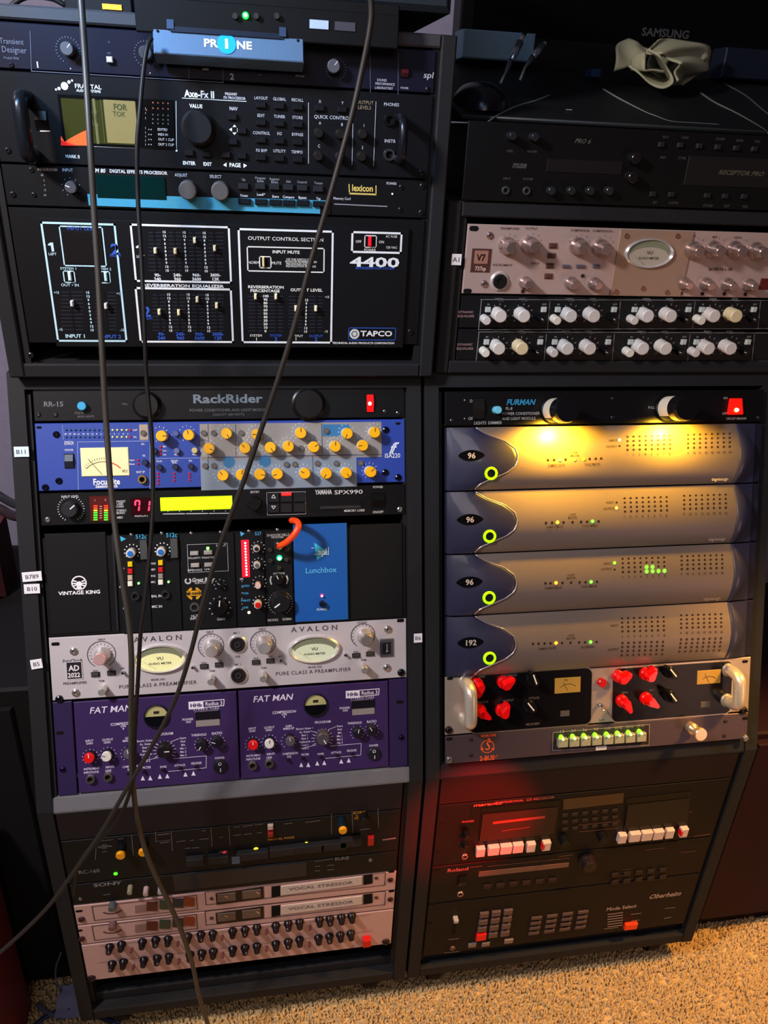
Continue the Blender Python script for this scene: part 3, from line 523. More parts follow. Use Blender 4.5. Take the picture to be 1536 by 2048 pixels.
KP = [(323, 872, 90), (377, 870, -10), (453, 867, 150), (514, 869, -88), (602, 866, 0), (695, 867, -155), (750, 865, 5), (418, 897, 115), (490, 896, -40), (541, 895, 150), (577, 893, 10), (628, 894, 60), (671, 893, 0), (726, 891, -95), (446, 951, -35), (483, 950, 15), (520, 949, 100), (555, 948, -110), (610, 947, -60), (653, 947, -150), (693, 946, 145), (742, 944, 45)]
YC = M('#ffb800', .35, tint=.02); SK = M('#dcdcdc', .4)
U.print('#e4e4ea', [('k', x + (-3), y - 3, 14, 16.5, 11, -150, 150, 1) for x, y, a in KP], 'dial_marks', .0009)
for x, y, a in KP: U.knob(x, y, 11, SK, .017, cap=YC, ptr=M('#4a3000'), ang=a)
for x, y in ((286, 866), (407, 866), (427, 866), (482, 866), (410, 932), (428, 932), (573, 929), (590, 929), (602, 897), (653, 862), (635, 927), (673, 927), (722, 926)): U.jack(x, y, 6, M('#6f6a68', .4, .4), inner=M('#9d8e84', .5), d=.003)
for x, y, c in ((289, 925, '#1b2450'), (318, 935, '#141c40'), (350, 934, '#141c40'), (381, 933, '#141c40'), (308, 902, '#141c40'), (353, 902, '#5f6b98'), (351, 867, '#4a5690'), (389, 901, '#c2b47a')): U.knob(x, y, 6, M(c, .35), .007)
for x, y in ((276, 920), (276, 928), (321, 894), (321, 901), (321, 908), (316, 947), (316, 954), (316, 961), (316, 968), (348, 947), (348, 954), (348, 961), (379, 947), (379, 953), (379, 960), (260, 860), (260, 874)): U.led(x, y, 2.6, '#a01838', .35)
for i in range(14):
    for y in (860, 874): U.led(132 + i * 9.3, y, 2.2, '#cfd27a' if i > 9 else '#0f3f68', .25 if i > 9 else 0, on=i > 9)
mt = U.plate('needle_meter', 160, 896, 259, 951, M('#d9cf9c', .4, emit=.35), 0, .002, label='lit cream needle meter')
U.print('#3a3428', [('a', 208, 962, 43, -50, 5, 1.2, .9), t_('VU', 249, 942, 6), ('l', 204, 949, 176, 918, 1), ('k', 208, 962, 43, 47, 12, -50, 15, .8)], 'meter_scale', .0025)
U.print('#c8380c', [('a', 208, 962, 43, 5, 50, 2.4, .9)], 'meter_scale', .0025, emit=.2)
U.rocker(139, 922, 16, 26, M('#202838', .25)); U.jack(284, 959, 9, M('#b89a5a', .3, .9), d=.006)
for x, y in ((112, 869), (117, 962), (772, 860), (771, 945), (797, 955), (90, 975)): U.screw(x, y, 7, M('#15152a', .2, .6))
U.slot(796, 847); U.slot(78, 855)

U = Unit('multi_effects_processor', 'black one-space rack unit with a yellow-green display and the red figures 71', 'LM', 8.32, 9.3, M('#0d0d0e', .42))
U.plate('meter_window', 178, 993, 222, 1042, M('#4a0d08', .25, emit=.25), 0, .001)
for i, c in enumerate(('#ff2a08', '#ff3a08', '#ffc020', '#30e020', '#30e020', '#30e020', '#30e020')):
    for x in (191, 212): U.print(c, [('f', x - 4, 1010.5 + i * 4.6, x + 4, 1013 + i * 4.6)], 'level_bar', .0014, emit=1.6)
U.print('#d8a080', [t_('L', 190, 1000, 4), t_('R', 211, 1000, 4)] + [t_('—', 201, 1012 + 4.6 * i, 3) for i in range(6)] + [('f', 199, 1012 + 4.6 * i, 204, 1013.5 + 4.6 * i) for i in range(6)], 'meter_scale', .0014)
U.plate('figure_window', 260, 996, 306, 1030, M('#2a0509', .2, emit=.15), 0, .001)
seg = []
def digit(cx, cy, w, h, on):
    x0, x1, y0, y1 = cx - w / 2, cx + w / 2, cy - h / 2, cy + h / 2
    S = {'a': (x0, y0, x1, y0), 'b': (x1, y0 + 1, x1 - 1, cy - 1), 'c': (x1 - 1, cy + 1, x1 - 2, y1 - 1), 'f': (x0, y0 + 1, x0, cy - 1)}
    return [('l',) + S[k] + (3,) for k in on]
U.print('#ff2848', digit(275, 1012, 9, 21, 'fabc') + digit(295, 1012, 9, 21, 'bc'), 'figures_71', .0015, emit=3)
U.plate('display', 320, 995.5, 465, 1018, M('#b4ee00', .35, emit=1.1), 0, .0016, label='glowing yellow-green display')
U.print('#cfcfd2', [t_('INPUT LEVEL', 140, 993, 4.5), t_('PRESET', 242, 1003, 4.2), t_('USER', 240, 1008, 4.2), t_('CARD', 240, 1013, 4.2), t_('STEREO', 243, 1021, 4.2), t_('MONO', 241, 1026, 4.2), t_('MIDI', 240, 1035, 4.2), t_('MEMORY', 283, 1031, 5), ('k', 142, 1018, 23, 26, 26, -150, 150, 1.2)] + [t_('▾' if 0 else 'v', 336 + 23 * i, 1022 + i * -.1, 4) for i in range(6)] + [('l', 326 + 46 * i, 1028 - i * .5, 370 + 46 * i, 1027.5 - i * .5, 1.6) for i in range(3)]
   + [t_('ENTRY', 510, 984, 4.5), ('r', 533, 985, 612, 1028, .6), t_('PAGE', 547, 1000, 5), t_('PAGE', 547, 1022, 5), t_('MEMORY', 573, 999, 4.2), t_('EDIT', 600, 998, 4.2), t_('UTILITY', 574, 1022, 4.2), t_('BYPASS', 600, 1021, 4.2), t_('YAMAHA', 647, 984, 9, b=1, fw=33), t_('SPX990', 697, 984, 8, b=0, fw=58), t_('MEMORY CARD', 709, 1021, 4.5), t_('POWER', 756, 974, 4.5), t_('ON/OFF', 756, 1024, 4.5)])
U.print('#e8e8ea', [('l', 543, 996, 547, 989, 1), ('l', 551, 996, 547, 989, 1), ('l', 543, 996, 551, 996, 1), ('l', 543, 1012, 547, 1018, 1), ('l', 551, 1012, 547, 1018, 1), ('l', 543, 1012, 551, 1012, 1)], 'arrow_marks', .0035)
for r_ in range(2):
    for c_ in range(3): U.btn(547 + 26 * c_, 996 + 21 * r_ - c_ * .6, 23, 18, M('#1f1f23', .4), .003)
U.plate('lit_button', 563, 985, 583, 991, M('#ff1818', .3, emit=2.5), .003, .005, label='glowing red memory light')
U.knob(138, 1020, 16, M('#26262a', .4), .014, ptr=M('#e8e8e8'), ang=50); U.knob(508, 1008, 14, KNOB, .014)
U.plate('card_slot', 636, 1005, 724, 1018, M('#0a0a0b', .5), 0, .0006); U.plate('slot_lip', 640, 1013, 722, 1017, M('#2c2c2e', .4), 0, .002); U.rocker(756, 1000, 24, 26)
for x, y in ((95, 1040), (800, 1019)): U.screw(x, y, 6, STEEL)

# ---------------------------------------------------------------- module rack with six small modules
LB_ = Unit('module_rack', 'black module rack with a round white emblem left and a bright blue power panel right', 'LM', 5.0, 7.98, M('#0f0f10', .5), depth=.2)
LB_.plate('blank_panel', 88, 1068, 222, 1262, M('#131314', .5), 0, .002); LB_.plate('blank_panel', 700, 1050, 806, 1232, M('#121213', .5), 0, .002)
LB_.plate('frame_strip', 223, 1068, 238, 1262, M('#2a2b2e', .4), 0, .003)
LB_.print('#f2f2f2', [('a', 158, 1166, 13.5, 0, 360, 2.5), ('c', 158, 1168, 5.5), ('l', 144, 1161, 153, 1163, 2.6), ('l', 144, 1167, 153, 1167, 2.6), ('l', 145, 1173, 153, 1170, 2.6), ('l', 163, 1163, 172, 1160, 2.6), ('l', 163, 1167, 172, 1166, 2.6), ('l', 163, 1170, 171, 1172, 2.6), ('p', [(151, 1180), (154, 1172), (162, 1172), (165, 1180)]), t_('VINTAGE KING', 159, 1185, 7, b=1, w=1.28)], 'emblem', .0024)
pp = LB_.plate('power_panel', 586, 1050, 697, 1239, M('#0b55a8', .45, tint=.04), 0, .0045, label='bright blue power panel')
LB_.print('#38b4dc', [('p', [(628, 1085), (657, 1104), (634, 1120)]), ('l', 624, 1096, 628, 1096, 1)], 'emblem', .005)
LB_.print('#d8ecf8', [t_('api', 645, 1103, 12, b=1, w=1.0), ('l', 623, 1096, 628, 1096, 1), ('l', 628, 1109, 658, 1109, 1), ('l', 657, 1094, 657, 1109, 1), t_('POWER', 644, 1219, 4.5)], 'maker_lettering', .0053)
LB_.print('#58b8f0', [t_('Lunchbox', 642, 1140, 11, w=1.08)], 'lettering', .0053)
LB_.led(644, 1192, 4, '#ff1a50', 2, core='#ff90c0', d=.007); LB_.knob(645, 1209, 6.5, M('#0c1830', .3), .012, name='toggle')
for x, y in ((612, 1058), (667, 1057), (617, 1235), (670, 1232), (643, 1167)): LB_.screw(x, y, 3.5, M('#0a2240', .3, .7))
def module(name, label, x0, x1, ytop, group=None, mat=None):
    a = LB_.L(x0, 1150, .0)[0]; b = LB_.L(x1, 1150, .0)[0]
    return Unit(name, label, 'LM', 5.03, 7.95, mat or M('#111213', .42), cat='rack module', u0=a, u1=b, depth=.15, thick=.001, group=group)
def mod_face(m, mat=M('#131416', .42)):
    obj('face', MB().bbox(.0004, m.w - .0004, -.004, 0, 0, m.h, .0006).mesh('face', mat), m.root)
for gi, (x0, x1, dx, dy, lb) in enumerate(((238, 300, 0, 0, 'preamp module with a blue-capped knob, yellow and red buttons, nearest the round white emblem'), (300, 361, 61, -3, 'preamp module with a blue-capped knob, yellow and red buttons, beside the four grey buttons module'))):
    m = module('preamp_module', lb, x0, x1, 1060); mod_face(m)
    m.print('#38b0e0', [t_('512c', 282 + dx, 1073 + dy, 8.5)] + ([('p', [(240, 1072), (252, 1078), (242, 1083)])] if gi == 0 else []), 'maker_lettering', .0045)
    m.print('#e4e4e4', [('k', 264 + dx, 1103 + dy, 13, 15.5, 10, -130, 130, 2)] + [t_(s, 243.5 + (63 if gi else 0), y + (-10 if gi else 0), 4) for s, y in (('PAD', 1137), ('48V', 1149), ('PHS', 1162), ('MIC', 1174))] + ([t_('BAL IN', 313, 1192, 5), t_('MIC IN', 314, 1213, 5)] if gi else [t_('IN', 247, 1196, 4), t_('IN', 249, 1217, 4)]), 'lettering', .0045)
    m.knob(260.5 + dx, 1107.5 + dy, 9, M('#d4cfc6', .4), .017, cap=M('#1f6fc8', .35), ck=.66, label='white gain knob with a blue cap')
    pl = m.plate('meter_bar', 279 + dx, 1081 + dy, 295 + dx, 1119 + dy, M('#6c6e70', .3, .7), .004, .010, label='upright steel plate')
    for c, y in (('#f0c800', 1129), ('#d01414', 1143), ('#c4ac96' if not gi else '#8c8c86', 1156), ('#f0ece0', 1168)): m.btn(260 + dx, y + dy, 9, 10, M(c, .35), .008)
    m.led(277 + dx - (1 if gi else 0), 1167 + dy, 3, '#38ff20', 5, core='#e8ffd0', d=.006)
    m.jack(270 + dx, 1193 + dy, 9, M('#4a4a4e', .3, .7), d=.008); m.xlr(278 + dx - 1, 1228 + dy, 14, M('#2e2e32', .3, .5))
    for x, y in ((262 + dx, 1070 + dy), (273 + dx, 1256 + dy)): m.screw(x, y, 3.5, STEEL)
m = module('module_preamp_wide', 'black module with four grey square buttons and a round yellow emblem', 362, 471, 1060); mod_face(m)
for x, y in ((388.5, 1107), (416, 1105.5), (390, 1131), (417, 1130)): m.btn(x, y, 16, 8, M('#a4a19a', .4), .008)
m.led(415.5, 1097, 4, '#60ff30', 5, core='#f0ffd8', d=.006)
m.print('#c4c4c4', [t_('POLARITY', 389, 1116, 4), t_('PHANTOM', 417, 1115, 4), t_('IMPEDANCE', 390, 1140, 4), t_('LINE IN', 418, 1138, 4), t_('IN  OUT', 442, 1091, 4), ('r', 374, 1089, 457, 1142, .7), t_('Great River', 406, 1159, 8, b=1, s=.25, w=.9), t_('ELECTRONICS', 408, 1165, 4.2), ('a', 376, 1162, 5, 30, 330, 3), t_('HI-Z', 389, 1232, 5), t_('INPUT', 390, 1237, 5), t_('GAIN', 442, 1238, 5), ('k', 440, 1214, 19, 22, 9, -130, 130, 2), ('k', 440, 1170, 10, 12, 7, -130, 130, 2)], 'lettering', .0045)
m.print('#d49a10', [('a', 388, 1187, 11, 20, 160, 5), ('a', 388, 1187, 11, 200, 340, 5), ('f', 373, 1182, 403, 1191)], 'emblem', .0045)
m.print('#151515', [t_('MP-500NV', 388, 1187, 5, b=1)], 'lettering', .0049)
m.jack(389, 1215, 10, M('#aaa9a4', .25, .9), d=.006); m.knob(438, 1216, 17, KNOB, .016, ptr=M('#f0f0f0'), ang=8, style='big'); m.knob(441, 1170, 8, KNOB, .012, ptr=M('#d0d0d0'), ang=-60)
for x, y in ((382, 1067), (441, 1065), (391, 1250), (449, 1247)): m.screw(x, y, 3.5, STEEL)
m = module('compressor_module', 'black module with a bright red column of lights and a red-capped knob', 472, 530, 1055); mod_face(m)
m.print('#d80020', [('f', 482, 1080, 500, 1154)], 'light_column_window', .0045, emit=.9)
for i in range(12): m.led(490.5 + i * .25, 1086 + i * 5.8, 3.4, '#ff4050', 2, core='#ffc8c0', d=.0055)
m.print('#48a8e0', [t_('527', 516, 1067, 6.5), ('p', [(480, 1063), (489, 1067), (482, 1073)])] + [t_(s, 491, y, 4) for s, y in (('RATIO', 1172), ('TYPE', 1187), ('THRUST', 1201), ('LINK', 1215))], 'lettering', .0045)
m.print('#d8d8d8', [t_('GR', 483, 1158, 4), ('k', 516, 1096, 12, 14, 9, -130, 130, 1.6), ('k', 517, 1129, 12, 14, 9, -130, 130, 1.6), ('k', 519, 1165, 12, 14, 9, -130, 130, 1.6), ('k', 519, 1205, 12, 14, 9, -130, 130, 1.6)] + [t_('•', 484, y, 5) for y in (1163, 1174, 1186, 1197, 1208, 1219)], 'dial_marks', .0045)
m.knob(513, 1098, 7, M('#c8c4c0', .4), .014, cap=M('#202024', .4), ck=.6); m.knob(514, 1131, 7, M('#c8c4c0', .4), .014, cap=M('#5a6468', .4), ck=.6)
m.knob(516, 1172, 6, M('#e0b8b4', .4), .016, cap=M('#e8c8c4', .4)); m.knob(516, 1210.5, 8, M('#d8cfc0', .4), .016, cap=M('#e00c0c', .4), ck=.75, label='knob with a red cap')
m.led(498, 1225, 5, '#ffc040', 1.6, d=.004, core='#ffe8a0')
for x, y in ((498, 1063), (505, 1242)): m.screw(x, y, 3.5, STEEL)
m = module('gain_module', 'black module with a green jewel light and a large ribbed knob, orange lead plugged in', 531, 586, 1050); mod_face(m)
m.print('#b4b4b4', [t_('SHADOW HILLS', 556, 1070, 5, w=.95), t_('INDUSTRIES', 555, 1074.5, 3.5), t_('DISCRETE', 558, 1147, 4), t_('MONO', 546, 1240, 5), t_('GAMA', 574, 1238, 5), ('k', 561, 1206, 22, 25, 24, -150, 150, 1), ('a', 558, 1160, 17, -120, -60, 3), ('a', 558, 1160, 17, 60, 120, 3)], 'lettering', .0045)
m.jack(556, 1092, 8, CHROME, d=.010); m.led(559, 1117, 6, '#10e070', 5, core='#d8ffe8', d=.009)
for x, y in ((540, 1100), (541, 1122), (573, 1120), (558, 1137), (574, 1100)): m.knob(x, y, 4.5, M('#3c3a38', .35, .5), .009)
m.knob(557, 1160, 11, KNOB, .014, ptr=M('#e0e0e0'), ang=-20); m.knob(562, 1206, 18, M('#1c1c1e', .3), .02, ptr=M('#f0f0f0'), ang=-125, style='big')
for x, y in ((555, 1060),): m.screw(x, y, 3.5, STEEL)
# orange lead
pts = [fpoint('LM', *LB_.L(x, y, d), d) + Vector((0, 0, 0)) for x, y, d in ((559, 1094, .012), (561, 1091, .03), (572, 1085, .04), (586, 1072, .045), (595, 1058, .045), (597, 1048, .04), (592, 1042, .03), (583, 1041, .012))]
off = fpoint('LM', 0, 5 * UU) - fpoint('LM', 0, 0); pts = [p + off for p in pts]
c = obj('patch_lead', MB().tube(smooth_path(pts, 6), .0042, 12).mesh('patch_lead', M('#ff4a14', .4, tint=.03)), None); tag(c, 'short orange patch lead plugged in above the green jewel light', 'cable')
c2 = obj('plug', MB().tube([pts[0] + Vector((0, .004, 0)), pts[0] * .3 + pts[1] * .7], .0042, 12).mesh('plug', CHROME), c)

# ---------------------------------------------------------------- silver dual preamp
DK = '#4a4248'
def vu(U, cx, cy, rx, ry, lit='#c9c4a0', e=.12, nm='oval_meter'):
    q = U.m(cx, cy); RX, RY = rx * q, ry * q * 1.02; x, z = U.L(cx, cy, .003); n = 36
    r = obj(nm, None, U.root, (x, 0, z)); b = MB()
    for s0, d0, s1, d1 in ((1.0, 0, 1.0, .004), (1.0, .004, .93, .006), (.93, .006, .86, .003)):
        vs = [(RX * s * math.sin(2 * math.pi * i / n), -d, RY * s * math.cos(2 * math.pi * i / n)) for s, d in ((s0, d0), (s1, d1)) for i in range(n)]
        b.add(vs, [(i, (i + 1) % n, n + (i + 1) % n, n + i) for i in range(n)], True)
    obj('rim', b.mesh('rim', M('#d8d4d4', .25, .6)), r)
    b = MB(); b.add([(RX * .88 * math.sin(2 * math.pi * i / n), -.003, RY * .88 * math.cos(2 * math.pi * i / n)) for i in range(n)], [tuple(range(n))]); obj('dial_face', b.mesh('dial_face', M(lit, .4, emit=e)), r)
    b = MB()                                                       # dark arched scale band
    A = [math.radians(a) for a in range(-78, 79, 6)]
    vs = [(RX * k * math.sin(a), -.0034, RY * (k2 * math.cos(a)) - RY * o) for k, k2, o in ((.86, .86, 0), (.78, .62, .18)) for a in A]; m_ = len(A)
    b.add(vs, [(i, i + 1, m_ + i + 1, m_ + i) for i in range(m_ - 1)]); obj('scale_band', b.mesh('scale_band', M('#7e8168', .5)), r)
    b = MB()
    for a in A[::2]:
        p0 = Vector((RX * .8 * math.sin(a), -.0037, RY * .78 * math.cos(a) - RY * .06)); p1 = p0 * .9; p1.y = -.0037; b.add([p0 + Vector((-.0002, 0, 0)), p0 + Vector((.0002, 0, 0)), p1 + Vector((.0002, 0, 0)), p1 + Vector((-.0002, 0, 0))], [(0, 1, 2, 3)])
    for st, zz, h in (('VU', -.05, RY * .22), ('AUDIO METER', -.38, RY * .15)):
        vs, fs, wd = text_geo(st, 0, 1.1); b.add([((x_ - wd / 2) * h, -.0037, zz * RY + y_ * h) for x_, y_ in vs], fs)
    p0 = Vector((-RX * .15, -.0037, -RY * .75)); p1 = Vector((-RX * .62, -.0037, -RY * .12)); b.add([p0, p0 + Vector((.0006, 0, 0)), p1 + Vector((.0004, 0, 0)), p1], [(0, 1, 2, 3)])
    obj('scale_marks', b.mesh('scale_marks', M('#3a372c', .5)), r)
    return r
U = Unit('silver_preamp', 'silver rack unit with two oval needle meters and a square black badge', 'LM', 3.02, 4.98, SILVER, thick=.004)
U.print(DK, [t_('AVALON', 316, 1277, 10, w=1.25, sp=.45), t_('AVALON', 629, 1257, 10, w=1.25, sp=.45), t_('PURE CLASS A PREAMPLIFIER', 316, 1369, 7, w=1.1, sp=.12), t_('PURE CLASS A PREAMPLIFIER', 627, 1343, 7, w=1.1, sp=.12), t_('PureClassA', 145, 1321, 6), t_('PREAMPLIFIER', 150, 1366, 5, w=1.1), t_('MODEL 2022', 316, 1359, 3.6), t_('MODEL 2022', 630, 1334, 3.6),
   ('a', 203, 1309, 27, -150, 150, 1.5), ('a', 422, 1292, 25, -150, 150, 1.5), ('a', 526, 1286, 25, -150, 150, 1.5), ('a', 726, 1271, 24, -150, 150, 1.5)]
   + [('k', x, y, 19, 23, 15, -130, 130, .7) for x, y in ((203, 1309), (422, 1292), (526, 1286), (726, 1271))] + [t_(s, x, y, 3.8) for s, x, y in (('INPUT', 203, 1279), ('INPUT', 420, 1264), ('INPUT', 525, 1258), ('OUTPUT', 724, 1245), ('PAD', 191, 1342), ('HPF', 222, 1339), ('48V', 245, 1337), ('PAD', 408, 1326), ('HPF', 440, 1322), ('PAD', 512, 1317), ('HPF', 541, 1314), ('48V', 561, 1313), ('PAD', 712, 1304), ('HPF', 740, 1301), ('MIC 1', 473, 1266), ('LINE', 475, 1313), ('MIC 2', 476, 1329), ('TRIM', 203, 1362), ('TRIM', 424, 1342), ('TRIM', 527, 1336), ('TRIM', 727, 1320), ('POWER', 772, 1279))])
for x, y, c, a in ((199, 1319, '#dcb0ac', 0), (423, 1303, '#b8b0ae', 0), (529, 1296, '#a8a4a4', 0), (734, 1281, '#8c8480', 0)): U.knob(x, y, 12.5, M('#c6c0bf', .3, .6), .024, style='cone', cap=M(c, .35, .4))
for x, y in ((203, 1385), (422, 1364), (527, 1358), (730, 1341)): U.knob(x, y, 7.5, M('#cfcac4', .28, .7), .018, label='small polished knob')
vu(U, 320, 1318, 53, 28, '#d8d49a', .35); vu(U, 629, 1299, 52, 27, '#c2c6a8', .25)
for x, y in ((475, 1289), (477, 1351)):
    j = U.knob(x, y, 19.5, M('#e6e2dc', .3, .5), .003, name='xlr_socket'); r_ = 19.5 * U.m(x, y)
    obj('core', MB().lathe([(r_ * .76, .003), (r_ * .74, .005), (r_ * .55, .005), (r_ * .5, .0036), (0, .0036)], 24).mesh('core', M('#2a2426', .35)), j)
    obj('centre_hole', MB().lathe([(r_ * .3, .0036), (r_ * .3, .0052), (r_ * .2, .0052), (r_ * .18, .004)], 16).mesh('centre_hole', M('#707070', .3, .8)), j)
U.plate('model_badge', 132, 1325, 165, 1357, M('#28252c', .4), 0, .0008); U.print('#cfc8cc', [('r', 131, 1324, 166, 1358, 1.5)], 'badge_outline', .0009)
U.print('#e6dede', [t_('AD', 148, 1336, 11, b=1), t_('2022', 148, 1350, 9, b=1)], 'lettering', .0012)
for x, y in ((190, 1350.5), (222, 1347.5), (408, 1334.5), (438, 1331), (512, 1326), (541, 1323), (713, 1312.5), (741, 1309)): U.btn(x, y, 13, 6, M('#3a3637', .35), .004, frame=M('#2a2628', .4))
for x, y in ((245, 1347), (385, 1336), (562, 1322), (691, 1311)): U.knob(x, y, 3, CHROME, .008, name='toggle')
U.plate('power_switch', 760.5, 1279, 787, 1313, M('#4a4850', .3), 0, .003); U.print('#1c1b20', [('f', 766, 1285, 782, 1308)], 'switch_face', .0034); U.print('#a8a4a8', [('l', 774, 1288, 774, 1305, 1.2), ('l', 771, 1302, 777, 1302, 1)], 'switch_mark', .0037)
for x, y in ((147, 1303), (151, 1386), (776, 1259), (774, 1336)): U.screw(x, y, 8, M('#b8b0ae', .2, .8))
for x, y in ((118, 1399), (803, 1346)): U.screw(x, y, 8, M('#2c2a30', .25, .8))
U.slot(111, 1288, 16, 7); U.slot(801, 1241, 14, 7)

# ---------------------------------------------------------------- purple compressors in their tray
PUR = M('#331c52', .5, tint=.06); PUR2 = M('#261645', .5, tint=.06)
T = Unit('rack_tray', 'purple mounting tray whose side ears hold the two purple compressors', 'LM', .02, 2.98, PUR2, panel=False)
eA = T.L(150, 1500)[0]; eB = T.L(778, 1450)[0]
for a, b_ in ((.0, eA - .0005), (eB + .0005, WW)): obj('ear', MB().bbox(a, b_, 0, .004, 0, T.h, .0008).mesh('ear', PUR2), T.root)
obj('tray', MB().box(eA, eB, .006, .2, .0, .003).mesh('tray', PUR2), T.root)
for x, y in ((803, 1476), (125, 1540)): T.screw(x, y, 6, M('#1c1438', .3, .7))
for x, y in ((800, 1404), (120, 1466)): T.slot(x, y, 14, 7)
KB = M('#1d1a24', .35)
def fat(label, x0, x1, off):
    a = T.L(x0, 1475)[0]; b_ = T.L(x1, 1475)[0]
    C_ = Unit('half_width_compressor', label, 'LM', .04, 2.96, PUR, cat='compressor', u0=a, u1=b_, depth=.2)
    Lo = Unit.L
    # second unit is measured; the first repeats its layout one case to the left
    bu = T.L(478, 1475)[0] - T.u0
    class F(Unit):
        def __init__(s): s.__dict__.update(C_.__dict__)
        def L(s, px, py, d=0): u, v, _ = onplane('LM', px, py, d); return u - (bu), v - s.v0
    f = F()
    f.print('#e4dcf0', [t_('FAT MAN', 545, 1396, 12, b=0, s=.18, w=1.15), t_('COMPRESSION', 568, 1424, 5.2), t_('ON', 568, 1429, 4.6), t_('•', 568, 1434, 8), t_('INPUT', 504, 1457, 4.3, w=.9), t_('GAIN', 504, 1462, 4.3, w=.9), t_('OUTPUT', 538, 1455, 4.3, w=.9), t_('GAIN', 537, 1460, 4.3, w=.9), t_('GAIN', 577, 1452, 4.3, w=.9), t_('MAKE-UP', 577, 1457, 4.3, w=.9), t_('PROGRAM', 645, 1444, 5), t_('THRESHOLD', 709, 1446, 4.4, w=.85), t_('RATIO', 743, 1443, 5), t_('POWER', 689, 1416, 4.4), t_('ON', 690, 1421, 4.4), t_('INSTRUMENT', 507, 1511, 4.2, w=.85), t_('INPUT/LINE', 506, 1518, 4), t_('INPUTS', 541, 1508, 4.2, w=.85), t_('LINE', 538, 1515, 4), t_('COMPRESSION', 580, 1507, 4.2, w=.8), t_('EQ', 578, 1513, 4.5), t_('FILTER', 610, 1509, 4.3, w=.9), t_('PARK', 641, 1508, 4.3, w=.9), t_('ATTACK', 672, 1505, 4.3, w=.9), t_('RELEASE', 703, 1501, 4.3, w=.9), t_('POWER', 747, 1491, 4.3, w=.9),
       ('k', 505, 1488, 14, 15.5, 11, -140, 140, 1.4), ('k', 538, 1484, 14, 15.5, 11, -140, 140, 1.4), ('k', 577, 1482, 14, 15.5, 11, -140, 140, 1.4), ('k', 714, 1465, 13, 14.5, 11, -140, 140, 1.4), ('k', 743, 1460, 13, 14.5, 11, -140, 140, 1.4), ('k', 644, 1478, 15, 22, 13, -120, 120, .9),
       ('l', 660, 1492, 722, 1487, .8), ('l', 722, 1487, 721, 1510, .8), ('l', 721, 1510, 650, 1517, .8), ('l', 600, 1497, 632, 1490, .8), ('l', 620, 1462, 637, 1466, .8), ('l', 672, 1453, 655, 1460, .8)]
       + [t_(s, 609, 1457 + i * 6.6, 3.8) for i, s in enumerate(('Electric Guitar 1', 'Ac. Guitar', 'Bass 1', 'Bass 2', 'Keyboards', 'Vocal 1', 'Vocal 2'))] + [t_(s, 679, 1452 + i * 6.7, 3.8) for i, s in enumerate(('Snare', 'Kick', 'Mix', 'Mix 1', 'Mix 2', 'Mix 3'))]
       + [('p', [(x - 4, y + 4), (x, y - 5), (x + 4, y + 4)]) for x, y in ((602, 1530), (616, 1530), (634, 1527), (648, 1526), (682, 1523), (697, 1521))])
    f.print('#ece6f4', [('f', 691, 1382, 719, 1395), ('l', 719, 1380.5, 758, 1377.5, 1.4), ('l', 758, 1377, 757, 1389, 1.4), ('l', 719, 1393, 757, 1389.5, 1.4), t_('Radius 3', 738.5, 1385, 7, b=0, fw=33), t_('STEREO TUBE', 724, 1395.8, 3.2, fw=48, sp=.4), t_('COMPRESSOR', 724, 1400.6, 3.2, fw=44, sp=.4)], 'maker_lettering')
    f.print('#2a2350', [t_('HHb', 705, 1388.5, 7, b=1, fw=22)], 'lettering', .0009)
    q = 24 * f.m(631, 1411); x, z = f.L(631, 1411, .003); r = obj('round_meter', MB().lathe([(q, 0), (q, .003), (q * .9, .0035), (q * .88, .001)], 28).mesh('rim', M('#1a1724', .3)), f.root, (x, 0, z))
    b2 = MB(); A = [math.radians(t) for t in range(-90, 91, 10)]; b2.add([(q * .88 * math.sin(t), -.0012, q * .88 * math.cos(t)) for t in A], [tuple(range(len(A)))]); obj('dial_face', b2.mesh('dial_face', M('#a69f6c', .35, emit=.14)), r)
    b2 = MB(); b2.add([(q * .88 * math.sin(t + math.pi), -.0016, q * .88 * math.cos(t + math.pi)) for t in A], [tuple(range(len(A)))]); obj('meter_cover', b2.mesh('meter_cover', M('#0c0c10', .2)), r)
    b2 = MB(); b2.box(-q * .22, q * .22, -.0016, -.0012, q * .22, q * .44); obj('dial_plate', b2.mesh('dial_plate', M('#2c2a22', .4)), r)
    f.plate('vent_window', 703, 1402, 750, 1416, M('#16131c', .4), 0, .001); f.plate('vent_window', 704, 1417, 749, 1428, M('#8a827e', .5), 0, .001, label='grey window strip')
    f.knob(505.5, 1491, 10, M('#1c1822', .4), .012, cap=M('#d80c14', .4, tint=.04), ptr=M('#f0f0f0'), ang=0); f.knob(538.5, 1488, 9.5, M('#1c1822', .4), .012, cap=M('#d8d4cc', .4), ptr=M('#2a2a2a'), ang=5 if off else -70)
    f.knob(580, 1483, 9.5, KB, .014, cap=M('#55525a', .4), ptr=M('#e8e8e8'), ang=-5); f.knob(646, 1479, 13, M('#4a464c' if off else '#1d1a1e', .35), .016, ptr=M('#e8e8e8'), ang=150 if off else 90)
    f.knob(716, 1468, 10, KB, .013, ptr=M('#e8e8e8'), ang=10 if off else -150); f.knob(744, 1463, 10, KB, .013, ptr=M('#e8e8e8'), ang=-25 if off else -70)
    f.jack(505, 1533, 9, M('#b0a49c', .25, .9), d=.006); f.jack(538, 1529, 9, M('#b0a49c', .25, .9), d=.006)
    f.knob(748, 1509, 14, M('#22202a', .3), .004, name='power_switch'); f.print('#e0dce6', [('a', 748, 1503, 2.6, 0, 360, 1.1), ('l', 749, 1511, 749, 1518, 1.4)], 'switch_mark', .0046)
